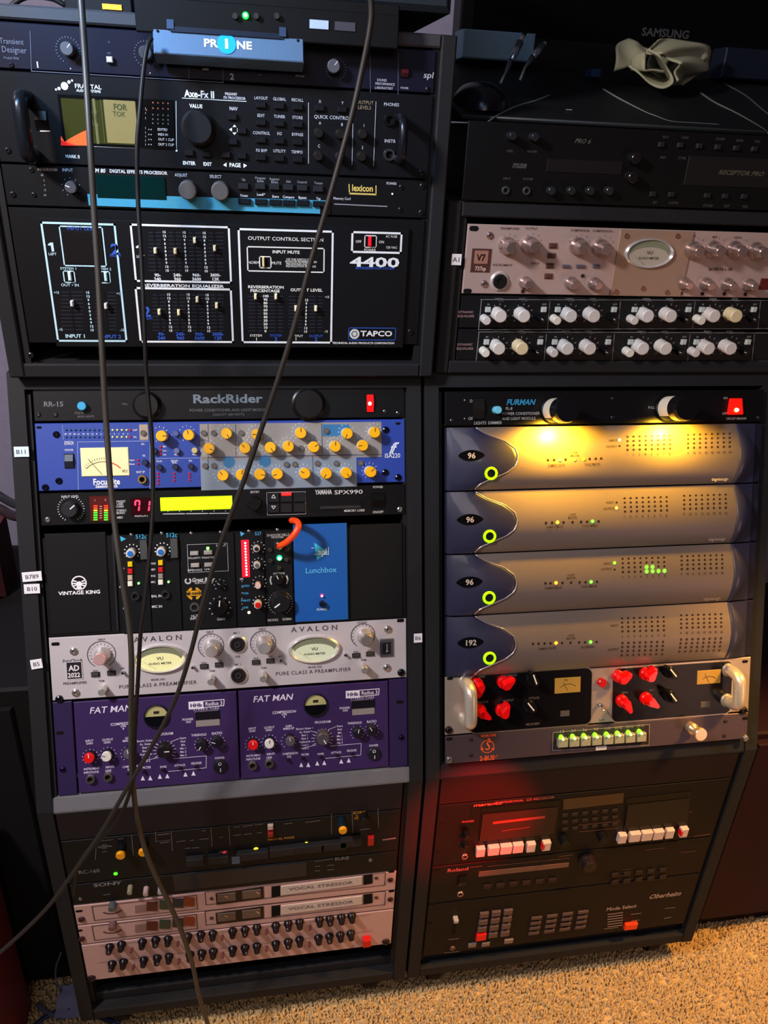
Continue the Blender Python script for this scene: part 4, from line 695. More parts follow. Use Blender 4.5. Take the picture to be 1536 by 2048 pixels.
    for x, y in ((605, 1518), (641, 1515), (673, 1512), (703, 1509), (576, 1522)): f.knob(x, y, 3, M('#1a1626', .4), .006, name='small_button')
fat('purple half-width compressor on the left, its red knob below a round needle meter', 150, 477, 0)
fat('purple half-width compressor on the right, with a grey middle knob', 478.5, 778, 1)

# ---------------------------------------------------------------- left cabinet, lower part
B = Unit('blank_panel', 'plain dark blank panel below the purple compressors', 'LB', 7.02, 8.2, M('#1d181b', .6, bump=.2), depth=0)
U = Unit('digital_delay', 'black unit with yellow knobs and wide foot keys, low in the left cabinet', 'LB', 5.02, 7.0, M('#101012', .5))
U.print('#6e6a68', [('l', 201, 1682, 226, 1679, 1.4), ('l', 236, 1678, 247, 1677, 1.4), ('l', 192, 1695, 191, 1720, 1), ('l', 263, 1670, 267, 1712, 1), ('l', 281, 1673, 290, 1672, 1.2), ('l', 311, 1663, 312, 1684, 1), ('l', 311, 1683, 343, 1680, 1), ('l', 342, 1663, 345, 1702, 1), ('l', 315, 1670, 339, 1667, 2), ('l', 320, 1686, 338, 1684, 2), ('l', 352, 1684, 371, 1681, 1.4), ('l', 380, 1681, 388, 1680, 1.4), ('l', 370, 1697, 381, 1696, 1.6), ('l', 384, 1696, 398, 1695, 1.6), ('l', 398, 1679, 418, 1677, 1.4), ('l', 404, 1662, 411, 1661, 1.6), ('l', 422, 1655, 424, 1694, 1), ('l', 439, 1675, 446, 1674, 1.6), ('l', 458, 1651, 460, 1690, 1), ('l', 468, 1655, 480, 1653, 1.6), ('l', 486, 1653, 506, 1650, 1.6), ('l', 510, 1650, 526, 1648, 1.6), ('l', 467, 1671, 482, 1669, 1.6), ('l', 488, 1669, 504, 1667, 1.6), ('l', 514, 1666, 524, 1665, 1.6), ('l', 568, 1648, 585, 1646, 1.6), ('l', 610, 1645, 640, 1641, 1.6), ('l', 663, 1628, 663, 1668, 1), ('l', 704, 1622, 706, 1665, 1), ('l', 756, 1617, 757, 1657, 1), ('l', 720, 1660, 740, 1657, 1.6), ('l', 765, 1680, 792, 1676, 4)] + [('l', 203, y, 214, y - 1, 1.4) for y in (1690, 1697, 1704)], 'print_lines')
U.print('#7e7a78', [t_('RC-160', 178, 1743, 7), t_('NORMAL', 210, 1693, 3.6), t_('LEVEL', 447, 1703, 4)])
U.print('#c4842c', [t_('KORG', 719, 1625, 5, b=1), t_('DIGITAL', 725, 1631, 4), t_('DELAY', 719, 1636, 4), t_('MANUAL MODE', 562, 1677, 4)], 'maker_lettering')
YK = M('#e89a08', .4, tint=.04)
U.knob(241, 1712, 9, KNOB, .016, cap=YK); U.knob(286, 1706, 9, KNOB, .016, cap=YK); U.knob(686, 1662, 8, M('#10202a', .4), .022, cap=YK); U.knob(729, 1644, 10, KNOB, .012)
U.led(231, 1749, 4, '#40ff20', 3); U.led(449, 1708.5, 5, '#ff1020', 3, core='#ffb0a8'); U.led(512, 1700, 5, '#ffe020', 2); U.led(613, 1689, 5, '#ffe020', 2)
U.btn(541, 1671, 11, 9, M('#8c0c10', .4), .006); U.btn(541, 1656, 11, 9, M('#c0a898', .4), .004); U.btn(742, 1684, 12, 16, M('#a80c10', .4), .005, label='tall red button')
for x, y, w_ in ((437, 1722, 40), (505, 1714, 62), (565, 1706, 50), (618, 1700, 60), (668, 1695, 50), (702, 1688, 42), (390, 1727, 34)): U.btn(x, y, w_, 14, M('#222022', .5), .008, name='foot_key')
U.print('#3f5266', [('f', 463, 1714, 480, 1727)], 'blue_patch', .0088)
U = Unit('tape_deck', 'slim black rack unit with a long smoked display window, directly above the pink-lit silver units', 'LB', 4.03, 5.0, M('#0d0e11', .45))
U.plate('display_window', 352, 1760, 613, 1744, M('#2a292b', .2), 0, .0012)
dw = U.poly('smoked_window', [(345, 1752), (613, 1725), (613, 1752), (350, 1783)], M('#29282a', .2), .0016)
U.print('#7c7c80', [t_('SONY', 215, 1768, 6.5, b=1, w=1.7), ('p', [(228, 1764), (233, 1764), (230.5, 1769)]), ('l', 207, 1790, 220, 1788, 1.5), t_('RUNS', 684, 1717, 6), ('l', 630, 1733, 640, 1732, 1.2), ('l', 630, 1742, 640, 1741, 1.2), ('l', 655, 1731, 668, 1730, 1.2), ('l', 655, 1740, 668, 1739, 1.2), ('l', 630, 1723, 665, 1718, 1)])
for x, y, c in ((259, 1787, '#8c8468'), (291, 1790, '#b89a98'), (320, 1787, '#a8a4a4')): U.knob(x, y, 5.5, M(c, .35), .012)
for x, y in ((160, 1800), (741, 1722)): U.screw(x, y, 4, STEEL)
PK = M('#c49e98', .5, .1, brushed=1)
def strip(label, v0, y0, dial):
    U = Unit('vocal_strip', label, 'LB', v0, v0 + .96, PK, thick=.004)
    f = lambda x: (x - 400) * -.125 + y0                    # pixel row of the strip's middle
    U.print('#4a3030', [('r', 183, f(183) - 16, 396, f(396) + 16, 1.6), ('r', 409, f(409) - 17, 770, f(770) + 15, 1.6)], 'print_lines')
    U.poly('meter_window', [(431, f(431) - 10), (527, f(527) - 12), (528, f(528) + 11), (433, f(433) + 12)], M('#1c1616', .15), .001)
    for x in (453, 503): U.plate('needle_meter', x - 19, f(x) - 6, x + 19, f(x) + 6, M('#5c4a44', .3), .001, .002)
    U.print('#c89a70', [('a', 446, f(446) + 2, 9, 20, 80, 2.5), ('a', 509, f(509) + 2, 9, 20, 80, 2.5)], 'meter_scale', .0024)
    U.poly('label_end', [(543, f(543) - 10), (561, f(561) - 10), (561, f(561) + 10), (543, f(543) + 11)], HOLE, .001); U.poly('label_end', [(727, f(727) - 10), (745, f(745) - 10), (745, f(745) + 8), (727, f(727) + 9)], HOLE, .001)
    U.poly('label_strip', [(561, f(561) - 8), (724, f(724) - 8), (724, f(724) + 8), (561, f(561) + 9)], M('#c8b8b0', .5), .0015, 'pale paper label')
    U.print('#6a5c60', [t_('VOCAL STRESSOR', 642, f(642), 5.5, w=1.5)], 'lettering', .0019)
    U.poly('meter_block', [(270, f(270) - 7), (294, f(294) - 7), (294, f(294) + 8), (270, f(270) + 8)], M('#8c6c68', .4), .001)
    for x, c in ((304, '#4c1418'), (330, '#1f3a2e'), (356, '#2a2c34'), (378, '#7a2c14')): U.poly('lamp_segment', [(x - 11, f(x) - 8), (x + 11, f(x) - 8), (x + 11, f(x) + 8), (x - 11, f(x) + 8)], M(c, .3), .002)
    U.knob(224, f(224) - 4, 8, M('#4a5054' if dial else '#6a4a48', .4), .01, label='dial with an arched scale below')
    U.print('#5c3834', [('a', 224, f(224) - 6, 20, 120, 240, 5, .7)], 'dial_scale')
    U.slot(158, f(158) - 10, 14, 6); U.screw(163, f(163) + 9, 7, M('#4a2828', .4, .4)); U.slot(783, f(783) - 11, 11, 6); U.screw(781, f(781) + 7, 6, M('#3a2020', .4, .4))
    for x in (411 + 12, 753): U.screw(x, f(x), 4, M('#5a3a38', .4, .4))
strip('upper pink-lit silver strip with a paper label and smoked meter window', 3.02, 1802, 1)
strip('lower pink-lit silver strip with a paper label, just above two rows of black knobs', 2.02, 1841, 0)
U = Unit('equaliser_unit', 'pink-lit silver unit at the bottom left with two long rows of small black knobs', 'LB', .04, 1.97, PK, thick=.004)
R1 = [(217, 1908), (241, 1903), (283, 1898), (310, 1894), (335, 1892), (375, 1887), (401, 1883), (425, 1881), (465, 1876), (490, 1873), (514, 1869), (552, 1865), (577, 1861), (600, 1858), (640, 1853), (661, 1851), (684, 1848), (705, 1845)]
R2 = [(222, 1942), (245, 1938), (286, 1934), (313, 1930), (337, 1927), (379, 1923), (403, 1920), (426, 1917), (465, 1912), (490, 1909), (514, 1906), (552, 1901), (577, 1897), (600, 1893), (638, 1889), (660, 1886), (682, 1883), (703, 1880)]
for k_, (x, y) in enumerate(R1 + R2): U.knob(x, y, 6.8, M('#1c1418', .3), .013, style='cone', ptr=M('#b8b0ac', .3), ang=random.uniform(-40, 40)) if k_ % 3 == 0 else U.knob(x, y, 6.8, M('#1c1418', .3), .013, style='cone')
for x, y in ((262, 1906), (266, 1940), (355, 1893), (357, 1928), (444, 1880), (445, 1915), (533, 1868), (533, 1902), (620, 1860), (619, 1894)): U.knob(x, y, 3, M('#6a3838', .4), .008, name='small_switch')
U.print('#6a4644', [('l', 195, 1926, 745, 1862, .8), ('l', 200, 1893, 740, 1830, .8)] + [('k', x, y - 2, 8, 10, 7, -120, 120, .8) for x, y in R1 + R2], 'dial_marks')
U.btn(734, 1889, 15, 13, M('#c80c10', .4, tint=.04), .01, label='red power button'); U.screw(772, 1885, 8, M('#2a1a1a', .4, .4)); U.screw(183, 1958, 8, M('#2a1a1a', .4, .4))

# ---------------------------------------------------------------- top right box
U = Unit('silver_channel_strip', 'silver rack unit with one oval meter and many polished knobs, beside the A1 sticker', 'RT', 2.02, 3.98, M('#b89e94', .38, .3, brushed=1), thick=.004)
D2 = '#5a4440'
U.print(D2, [t_('AVALON', 1291, 553, 11, w=1.1, sp=.2), t_('CLASS A DESIGN', 1290, 564, 4, sp=.2), t_('Sys 500 Hz x 100', 1441, 538, 6, b=1)] + [t_(s, x, y, 4.4, w=1.2) for s, x, y in (('PREAMPLIFIER', 1020, 457), ('OUTPUT', 1063, 457), ('COMPRESSOR', 1160, 461), ('COMPRESSION', 1205, 462), ('INPUT', 1070, 527), ('THRESHOLD', 1155, 484), ('RELEASE', 1202, 486), ('INSTRUMENT', 1005, 530), ('BASS', 1385, 472), ('MID', 1430, 474), ('HIGH', 1475, 475))] + [('k', x, y, 19, 22, 9, -130, 130, .8) for x, y in ((1017, 490), (1064, 489), (1160, 491), (1207, 493), (1392, 498), (1434, 498), (1478, 498))])
for x, y, r in ((1024, 496, 13), (1070, 495, 13), (1168, 497, 13), (1214, 500, 13), (1401, 504, 13), (1443, 504, 13), (1486, 504, 13), (1529, 506, 13), (1058, 570, 10), (1151, 571, 10), (1198, 572, 10), (1380, 572, 10), (1424, 573, 10), (1468, 574, 10), (1511, 575, 10)):
    U.knob(x, y, r, M('#c0a8a0', .22, .85), .024 if r > 12 else .018, style='cone')
for x, y in ((1107, 492), (1104, 512), (1101, 532), (1098, 553)): U.btn(x, y, 13, 7, M('#4a2c28', .4), .003, frame=M('#6a4038', .4))
for x, y, w_ in ((1133, 533, 16), (1162, 533, 18), (1194, 533, 15)): U.btn(x, y, w_, 6, M('#565058', .4), .003)
for x, y in ((1363, 587), (1406, 588), (1450, 588), (1492, 589), (1046, 583), (1166, 552)): U.btn(x, y, 6, 6, M('#2a1614', .4), .002)
j = U.knob(1000, 563, 20, M('#d4c4ba', .3, .5), .003, name='instrument_socket'); r_ = 20 * U.m(1000, 563)
obj('core', MB().lathe([(r_ * .72, .003), (r_ * .7, .005), (r_ * .35, .005), (r_ * .33, .0035), (0, .0035)], 24).mesh('core', M('#1a1818', .35)), j)
U.plate('model_badge', 945, 497, 979, 545, M('#4a2a22', .4), 0, .0012); U.plate('badge_field', 950, 501, 975, 528, M('#9a6a58', .45), .0012, .0015)
U.print('#2a1a18', [t_('V7', 962, 515, 13, b=1)], 'lettering', .0019); U.print('#c8a898', [t_('737sp', 961, 537, 8, b=1)], 'lettering', .0016)
pl = U.plate('meter_plate', 1242, 459, 1362, 594, M('#a4856f', .4, .3, brushed=1), 0, .002, label='brown tinted plate carrying the meter')
vu(U, 1299, 507, 53, 28, '#a89a88', .05)
for x, y in ((1254, 472), (1356, 472), (1233, 584), (1335, 585), (1287, 577)): U.jack(x, y, 5, M('#8c5c44', .3, .6), d=.0035)
for x, y in ((980, 471), (969, 568)): U.screw(x, y, 7, M('#a88a80', .2, .8))
U.plate('power_badge', 1523, 557, 1545, 580, M('#5a0c0c', .4), 0, .001)
U.slot(948, 457, 16, 10); U.slot(935, 582, 15, 9)
def dyneq(label, v0, rowy, X, dyy, first):
    U = Unit('dynamic_equaliser', label, 'RT', v0, v0 + .98, M('#101113', .45))
    W1 = M('#cfc6bf', .45, tint=.05); W2 = M('#d6c49a', .45); ls = []
    for i, (bt, sm, k1, k2, b2, pt) in enumerate(X):
        U.btn(bt, rowy - 13, 10, 10, M('#b8bcb4', .4), .005); U.btn(b2, rowy - 13, 10, 10, M('#b8bcb4', .4), .005)
        U.knob(sm, rowy + 9, 8.5, W1 if (i + first) % 2 else M('#ddd6c6', .45), .016); U.knob(k1, rowy, 13, M('#cfc9c4', .45) if i % 3 else W1, .02, style='plain')
        U.knob(k2, rowy, 13, W2 if (i == 3 and first) or (i == 0 and not first) else W1, .02, style='plain')
        if pt: U.knob(pt, rowy + 8, 7, KNOB, .012, ptr=M('#e8e4e0'), ang=-60 if first else -75)
        for x in (k1, k2): ls += [('k', x - 4, rowy - 4, 18, 22, 9, -130, 130, 1.4), t_('• • • •', x, rowy - 31, 4)]
        ls += [t_('THRESH', k1 - 4, rowy - 35, 3.6), t_('RATIO', k2 - 4, rowy - 35, 3.6), t_('IN', bt, rowy - 24, 4), t_('BYP', b2, rowy - 24, 4), ('l', b2 + 11, rowy - 30, b2 + 6, rowy + 24, 1)]
    U.print('#8c8c8c', ls + [('l', 961 - 5 * (1 - first), rowy - 34, 1560, rowy - 32, 1), ('l', 956 - 6 * (1 - first), rowy + 26, 1560, rowy + 24, 1), ('l', 963 - 5 * (1 - first), rowy - 34, 957 - 5 * (1 - first), rowy + 26, 1.3)], 'print_lines')
    U.print('#8c6a6c', [t_('DYNAMIC', 932 - 2 * (1 - first), rowy - 9, 4.6, b=1, w=1.2), t_('EQUALISER', 932 - 2 * (1 - first), rowy - 1, 4.6, b=1, w=1.2)])
dyneq('upper black unit with rows of white knobs, directly under the silver channel strip', 1.01, 633, [(977, 974, 1002, 1049, 1089, 1088), (1117, 1115, 1143, 1189, 1230, 1232), (1271, 1270, 1297, 1343, 1379, 1376), (1406, 1404, 1430, 1474, 1510, 1512)], 0, 1)
dyneq('lower black unit with rows of white knobs, at the bottom of the right box', .01, 698, [(974, 972, 999, 1045, 1082, 1078), (1111, 1109, 1136, 1181, 1218, 1217), (1263, 1261, 1287, 1333, 1369, 1364), (1395, 1393, 1419, 1463, 1498, 1494)], 0, 0)

# plugin player on top of the right box
U = Unit('plugin_player', 'very dark two-space unit lying on top of the right rack box', 'RC', 0, 2.0, M('#0b0b0c', .42), units=True, depth=.32)
U.print('#4a4744', [t_('PRO 6', 1165, 282, 9, s=.35, b=1, w=1.2), t_('muse', 1039, 329, 14, s=.25, b=1, w=.85), t_('INPUT', 1014, 357, 4.6), t_('PHONES', 1056, 358, 4.6), t_('LEVEL', 1020, 302, 4.6), t_('VOLUME', 1064, 303, 4.6)] + [t_(s, x, y, 5) for s, x, y in (('PLAY', 1332, 274), ('LOAD', 1370, 275), ('SOUND', 1441, 278), ('BANK', 1480, 281), ('MIDI', 1515, 283), ('PREV', 1326, 315), ('STORE', 1364, 316), ('F1', 1401, 317), ('F2', 1437, 319), ('F3', 1473, 321), ('F4', 1511, 323), ('SET', 1310, 405), ('SYSTEM', 1347, 406), ('SOUND', 1416, 411), ('EDIT', 1454, 412), ('MIDI', 1490, 413))])
U.plate('display_window', 1379, 311, 1560, 378, M('#1e1a1a', .3), 0, .0012); U.print('#504b3c', [t_('RECEPTOR PRO', 1482, 346, 9, b=1, s=.35, w=1.35)], 'lettering', .0016)
U.plate('drive_slot', 1096, 317, 1243, 350, M('#1a1617', .35), 0, .001)
for x, y in ((1027, 272), (1072, 274)): U.knob(x, y, 8, M('#34343a', .25, .6), .015)
for x, y in ((1012, 381), (1054, 382)): U.jack(x, y, 8, M('#9a9894', .25, .9), d=.003)
for x in (1105, 1145, 1183, 1221): U.knob(x, 382, 8, M('#3a3a3c', .25, .6), .01)
for x, y in ((1274, 317), (1268, 355)): U.knob(x, y, 11, M('#242022', .25, .5), .014)
for x, y in ((1324, 289), (1362, 290), (1400, 292), (1437, 294), (1474, 296), (1510, 298), (1307, 388), (1344, 389), (1416, 391), (1452, 392), (1490, 393)): U.btn(x, y, 12, 10, M('#232325', .35), .004)

# ---------------------------------------------------------------- right cabinet, sloped part: lamp unit
U = Unit('power_conditioner', 'black power conditioner with two glowing pull-out lamps and a lit red switch, right cabinet', 'RM', 11.02, 12.1, M('#0d0c0d', .4))
U.print('#2a8ab4', [t_('FURMAN', 1041, 804, 11, b=1, s=.3, w=1.08)], 'maker_lettering')
U.print('#a8a4a0', [t_('PL-8', 1018, 817, 5.5, w=1.1), t_('POWER CONDITIONER', 1042, 827, 5.6, w=1.02), t_('AND LIGHT MODULE', 1038, 837, 5.6), t_('LIGHTS', 960, 846, 6), t_('DIMMER', 990, 845.5, 6), t_('ON', 945, 802, 6), t_('OFF', 943, 837, 6), t_('•', 929, 800, 8), t_('•', 929, 837, 8), t_('PULL', 1303, 815, 5), t_('ON', 1451, 796, 4.5), t_('OFF', 1449, 827, 4.5), t_('CIRCUIT BREAKER', 1473, 837, 4.2)])
U.rocker(957, 818, 22, 40, M('#1b1816', .35)); U.knob(997, 820, 8, M('#6fc6dc', .4), .012, name='button', label='pale blue round button')
def lamp(px, py, lx, e):
    r = 25 * U.m(px, py); dep = .052; x, z = U.L(px, py, dep)
    L_ = obj('pull_out_lamp', MB().lathe([(r * 1.12, 0), (r * 1.12, .003), (r, .004)], 30).mesh('collar', BLACKG), U.root, (x, 0, z)); L_['label'] = 'round pull-out lamp throwing amber light downwards'
    b = MB(); n = 24; A = [math.radians(t) for t in range(-128, 129, 12)]       # sleeve with an opening below
    vs = [(r * .96 * math.sin(a), -d, r * .96 * math.cos(a)) for d in (.002, .030) for a in A]; m_ = len(A)
    b.add(vs, [(i, i + 1, m_ + i + 1, m_ + i) for i in range(m_ - 1)], True); obj('sleeve', b.mesh('sleeve', M('#cfc3ae', .45, emit=.12)), L_)
    b = MB().lathe([(r, .030), (r, .046), (r * .92, dep), (0, dep)], 30).lathe([(0, .0301), (r, .030)], 30); obj('end_cap', b.mesh('end_cap', M('#121113', .22)), L_)
    obj('bulb', MB().lathe([(0, .006), (.004, .010), (.0045, .018), (.003, .024), (0, .026)], 12, 0, -r * .35).mesh('bulb', M('#ffd060', .3, emit=30)), L_)
    ld = bpy.data.lights.new('bulb_light', 'SPOT'); ld.energy = e; ld.color = (1, .52, .022); ld.shadow_soft_size = .006; ld.spot_size = math.radians(165); ld.spot_blend = .35
    lo = bpy.data.objects.new('bulb_light', ld); COL.objects.link(lo); lo.parent = L_; lo.location = (0, -.036, -r * 1.15); lo.rotation_euler = (math.radians(22), 0, 0)
lamp(1136, 820, 0, 4.8); lamp(1375, 816, 0, 3.2)
b = MB(); a0, a1 = U.L(1474, 797, .006), U.L(1474, 829, .006); xw = 13 * U.m(1474, 813); cx = a0[0]
b.prism([(cx - xw * 1.15, a1[1] + .001), (cx - xw, a1[1]), (cx + xw, a1[1]), (cx + xw * 1.15, a1[1] + .001), (cx + xw * .85, a0[1]), (cx - xw * .85, a0[1])], 0, .006); o = obj('lit_rocker_switch', b.mesh('lit_rocker', M('#ff0c04', .3, emit=1.6)), U.root); o['label'] = 'glowing red rocker switch'
U.led(1474, 820, 6, '#ffe860', 6, core='#ffffff', d=.0075)
for x, y in ((904, 841), (1518, 835), (1226, 797), (1226, 835)): U.screw(x, y, 4, M('#55555a', .25, .9))

# ---------------------------------------------------------------- four converters
NAVY = M('#24243c', .38, coat=.3, tint=.06); EDGE = M('#c4bcc4', .25, .7)
# layout measured on the third one, in its own millimetres
def led_on(U, px, py, r, c, core, e):                 # a light set into the curved faceplate at depth e
    x, z = U.L(px, py, e); rr = r * U.m(px, py); mt = M(c, .3, emit=1.6) if c else M('#2a1c14', .3)
    o = obj('led', cached(('cled', round(rr, 4), mt.name), lambda: MB().lathe([(rr, 0), (rr * .9, .0006 if c else .0002), (0, .0012 if c else .0003)], 12).mesh('led', mt)), U.root, (x, -e - .0002, z))
    if core: obj('core', cached(('clc', round(rr, 4), core), lambda: MB().lathe([(rr * .5, .0009), (0, .0015)], 10).mesh('core', M(core, .3, emit=2.5))), o)
def conv(label, v0, name, oval, ring, txt, rowY, rowX, onx, inp, mat_, n4=False):
    U = Unit('audio_converter', label, 'RM', v0 + .01, v0 + 1.99, M('#1c1c2c', .45), depth=.28)
    H = U.h; prof = lambda t: .004 + .010 * math.sin(math.pi * min(1, max(0, t)) ** .8)      # bulge of the faceplate from bottom (0) to top (1)
    # wavy left border of the silver plate (fractions of the height -> x)
    Lb = [(0, .0415), (.03, .0415), (.11, .0485), (.19, .065), (.28, .0845), (.38, .096), (.46, .0992), (.54, .1001), (.65, .0971), (.78, .0826), (.89, .0574), (.96, .047), (1.0, .0425)]
    Rb = [(0, .447), (.25, .449), (.5, .4505), (.75, .4498), (1.0, .448)]
    def ip(T_, t):
        for (a, x), (b_, y) in zip(T_, T_[1:]):
            if t <= b_: k = (t - a) / (b_ - a); return x + (y - x) * k
        return T_[-1][1]
    ns = 26; vs = []; nx = 5
    for j in range(ns + 1):
        t = j / ns; x0, x1 = ip(Lb, t), ip(Rb, t) - .012
        for i in range(nx): vs.append((x0 + (x1 - x0) * i / (nx - 1), -prof(t), .0006 + t * (H - .0012)))
    b = MB(); b.add(vs, [(j * nx + i, j * nx + i + 1, (j + 1) * nx + i + 1, (j + 1) * nx + i) for j in range(ns) for i in range(nx - 1)], True)
    n0 = len(b.v); b.add([(x, 0 if k else -prof(1), .0006 + (H - .0012)) for k in (0, 1) for x in (ip(Lb, 1), ip(Rb, 1) - .012)], [(0, 1, 3, 2)])
    b.add([(x, 0 if k else -prof(0), .0006) for k in (0, 1) for x in (ip(Lb, 0), ip(Rb, 0) - .012)], [(1, 0, 2, 3)])
    obj('faceplate', b.mesh('faceplate', mat_), U.root)
    # raised navy cheek on the left with a bright edge, and on the right
    vs = []; 
    for j in range(ns + 1):
        t = j / ns; x1 = ip(Lb, t); e = prof(t) + .0025; z = .0006 + t * (H - .0012)
        vs += [(.0025, -.001, z), (.010, -(.004 + .004 * math.sin(math.pi * t)), z), (x1 * .5 + .013, -e * .9, z), (x1 - .006, -e, z), (x1, -e + .001, z), (x1 + .0006, -prof(t) + .0005, z)]
    b = MB(); b.add(vs, [(j * 6 + i, j * 6 + i + 1, (j + 1) * 6 + i + 1, (j + 1) * 6 + i) for j in range(ns) for i in range(5)], True); obj('cheek', b.mesh('cheek', NAVY), U.root)
    pts = [(ip(Lb, j / 40) + .0004, -prof(j / 40) - .0014, .0006 + j / 40 * (H - .0012)) for j in range(41)]; obj('edge_strip', MB().tube(pts, .0009, 6).mesh('edge_strip', EDGE), U.root)
    vs = []
    for j in range(ns + 1):
        t = j / ns; x1 = ip(Rb, t); z = .0006 + t * (H - .0012); vs += [(x1 - .0125, -prof(t) - .001, z), (x1 - .010, -prof(t) - .0025, z), (x1 - .008 + .016 * math.sin(math.pi * t), -prof(t) - .0015, z), (x1 - .004 + .018 * math.sin(math.pi * t), -.004, z), (.470, -.0015, z)]
    b = MB(); b.add(vs, [(j * 5 + i, j * 5 + i + 1, (j + 1) * 5 + i + 1, (j + 1) * 5 + i) for j in range(ns) for i in range(4)], True); ck = obj('cheek', b.mesh('cheek', M('#2c2c42', .35, coat=.3)), U.root)
    def ds(px, py, e=.0006):
        dz = .012
        for _ in range(3): v = U.L(px, py, dz)[1]; dz = prof((v - .0006) / (H - .0012))
        return dz + e
    # badge, ring, lights
    x, z = U.L(oval[0], oval[1], .013); q = U.m(*oval); n = 28; RX, RY = 27 * q, 11 * q
    b = MB(); b.add([(RX * math.cos(2 * math.pi * i / n), 0, RY * math.sin(2 * math.pi * i / n) * (.55 + .45 * abs(math.sin(2 * math.pi * i / n)))) for i in range(n)], [tuple(range(n))[::-1]])
    o = obj('badge', b.mesh('badge', M('#0b0a10', .15)), U.root, (x, -.0132, z))
    vs, fs, wd = text_geo(txt, 1, 1.05); k = 11 * q; b = MB(); b.add([((a - wd / 2) * k, -.0004, (c_ - .5) * k) for a, c_ in vs], fs); obj('lettering', b.mesh('lettering', M('#b0a8a0', .45)), o)
    x, z = U.L(ring[0], ring[1], .016); r_ = 13.2 * q
    o = obj('ring_light', MB().lathe([(r_, .010), (r_, .015), (r_ * .9, .0165), (r_ * .68, .0165), (r_ * .6, .012)], 28).mesh('ring', M('#8cf000', .3, emit=1.5)), U.root, (x, 0, z)); o['label'] = 'glowing yellow-green ring around a push button'
    obj('push_button', MB().lathe([(r_ * .62, .010), (r_ * .56, .015), (0, .0155)], 20).mesh('push', M('#15151c', .35)), o)
    dd = .0132
    for i, xx in enumerate(rowX):
        c = onx.get(i)
        yy = rowY - (xx - rowX[0]) * .03
        e_ = ds(xx, yy, 0)
        if c: led_on(U, xx, yy, 3.8, c, '#ffc840' if c != '#40e020' else '#a0ff60', e_)
        else: led_on(U, xx, yy, 2.6, None, None, e_)
    if inp:
        for (xx, yy, c) in inp: led_on(U, xx, yy, 3.4 if c else 2.2, c, ('#fff080' if c[1:3] == 'ff' else '#b0ff50') if c else None, ds(xx, yy, 0))
    U.ds = ds
    return U
SV = [M('#7c6e66', .42, .4, brushed=1)] * 4
def holes(U, x0, y0, x1, ny, dy, lean, nm='light_holes', dd=.0135, lit=()):
    b = MB(); n = 8; litb = MB()
    for i in range(8):
        px = x0 + (x1 - x0) * i / 7; py0 = y0 - (px - x0) * .03
        for j in range(ny):
            dd = U.ds(px, py0 + j * dy, 0); x, z = U.L(px + lean * j, py0 + j * dy, dd); q = U.m(px, py0); g = (i, j) in lit; bb = litb if g else b; r1 = 3.6 if g else 2.5
            bb.add([(x + r1 * q * math.sin(2 * math.pi * k / n), -dd - (.001 if g else .0003), z + r1 * q * 1.1 * math.cos(2 * math.pi * k / n)) for k in range(n)], [tuple(range(n))])
    o = obj(nm, b.mesh(nm, M('#33241a', .5)), U.root); o['kind'] = 'stuff'
    if lit: obj('lit_level_lights', litb.mesh('lit', M('#50ff20', .3, emit=4)), U.root)
def small(U, items, c='#3a2a1c'): U.print(c, items, 'lettering', U.ds)
U = conv('topmost of the four silver converters, washed bright yellow by the lamps', 9, '', (943, 911), (983, 947), '96', 920, (1096, 1108, 1120, 1131, 1149, 1167, 1179, 1191, 1202), {2: '#ffe060', 4: '#ffd020', 5: '#c8d800'}, [(1239, 880, '#fff0a0'), (1239, 892, None)], SV[0])
holes(U, 1255, 874, 1340, 4, 8.6, 0); holes(U, 1376, 870, 1459, 4, 8.6, 0)
small(U, [t_('INPUT', 1226, 881, 4.5), t_('OUTPUT', 1223, 893, 4.5), t_('SAMPLE RATE', 1113, 930, 4.5), t_('SYNC MODE', 1184, 928, 4.5), t_('LOOP', 1149, 905, 4), t_('MASTER', 1150, 911, 4)] + [t_(str(i + 1), 1255 + 12.1 * i, 909 - .3 * i, 5) for i in range(8)] + [t_(str(i + 9), 1376 + 11.9 * i, 906 - .3 * i, 5) for i in range(8)]); small(U, [t_('»digidesign', 1440, 958, 6, w=1.1) if 0 else t_('digidesign', 1440, 958, 6, w=1.2)], '#c8b8a8')
U = conv('second converter from the top, yellow light along its upper edge and an amber output light', 7, '', (940, 1039), (980, 1073), '96', 1045.5, (1092, 1104, 1115, 1127, 1145, 1162, 1174, 1185, 1197), {2: '#ffb020', 7: '#40e020'}, [(1233, 1005, None), (1233, 1016, '#ffc820')], SV[1])
holes(U, 1249, 997, 1333, 4, 8.7, .3); holes(U, 1368, 992, 1451, 4, 8.6, .1)
small(U, [t_('INPUT', 1220, 1005, 4.5), t_('OUTPUT', 1218, 1017, 4.5), t_('SAMPLE RATE', 1109, 1054, 4.5), t_('SYNC MODE', 1180, 1052, 4.5), t_('LOOP', 1145, 1029, 4), t_('MASTER', 1145, 1035, 4)] + [t_(str(i + 1), 1249 + 12 * i, 1033 - .3 * i, 5) for i in range(8)] + [t_(str(i + 9), 1368 + 11.9 * i, 1028 - .3 * i, 5) for i in range(8)]); small(U, [t_('digidesign', 1434, 1078, 6, w=1.2)], '#b0a090')
U = conv('third converter from the top, with six small green level lights lit', 5, '', (939, 1164), (979, 1196), '96', 1166.5, (1091, 1101, 1112, 1125, 1142, 1159, 1171, 1182, 1194), {2: '#ff9010', 7: '#40e020'}, [(1229, 1126, '#60ff20'), (1229, 1139, None)], SV[2])
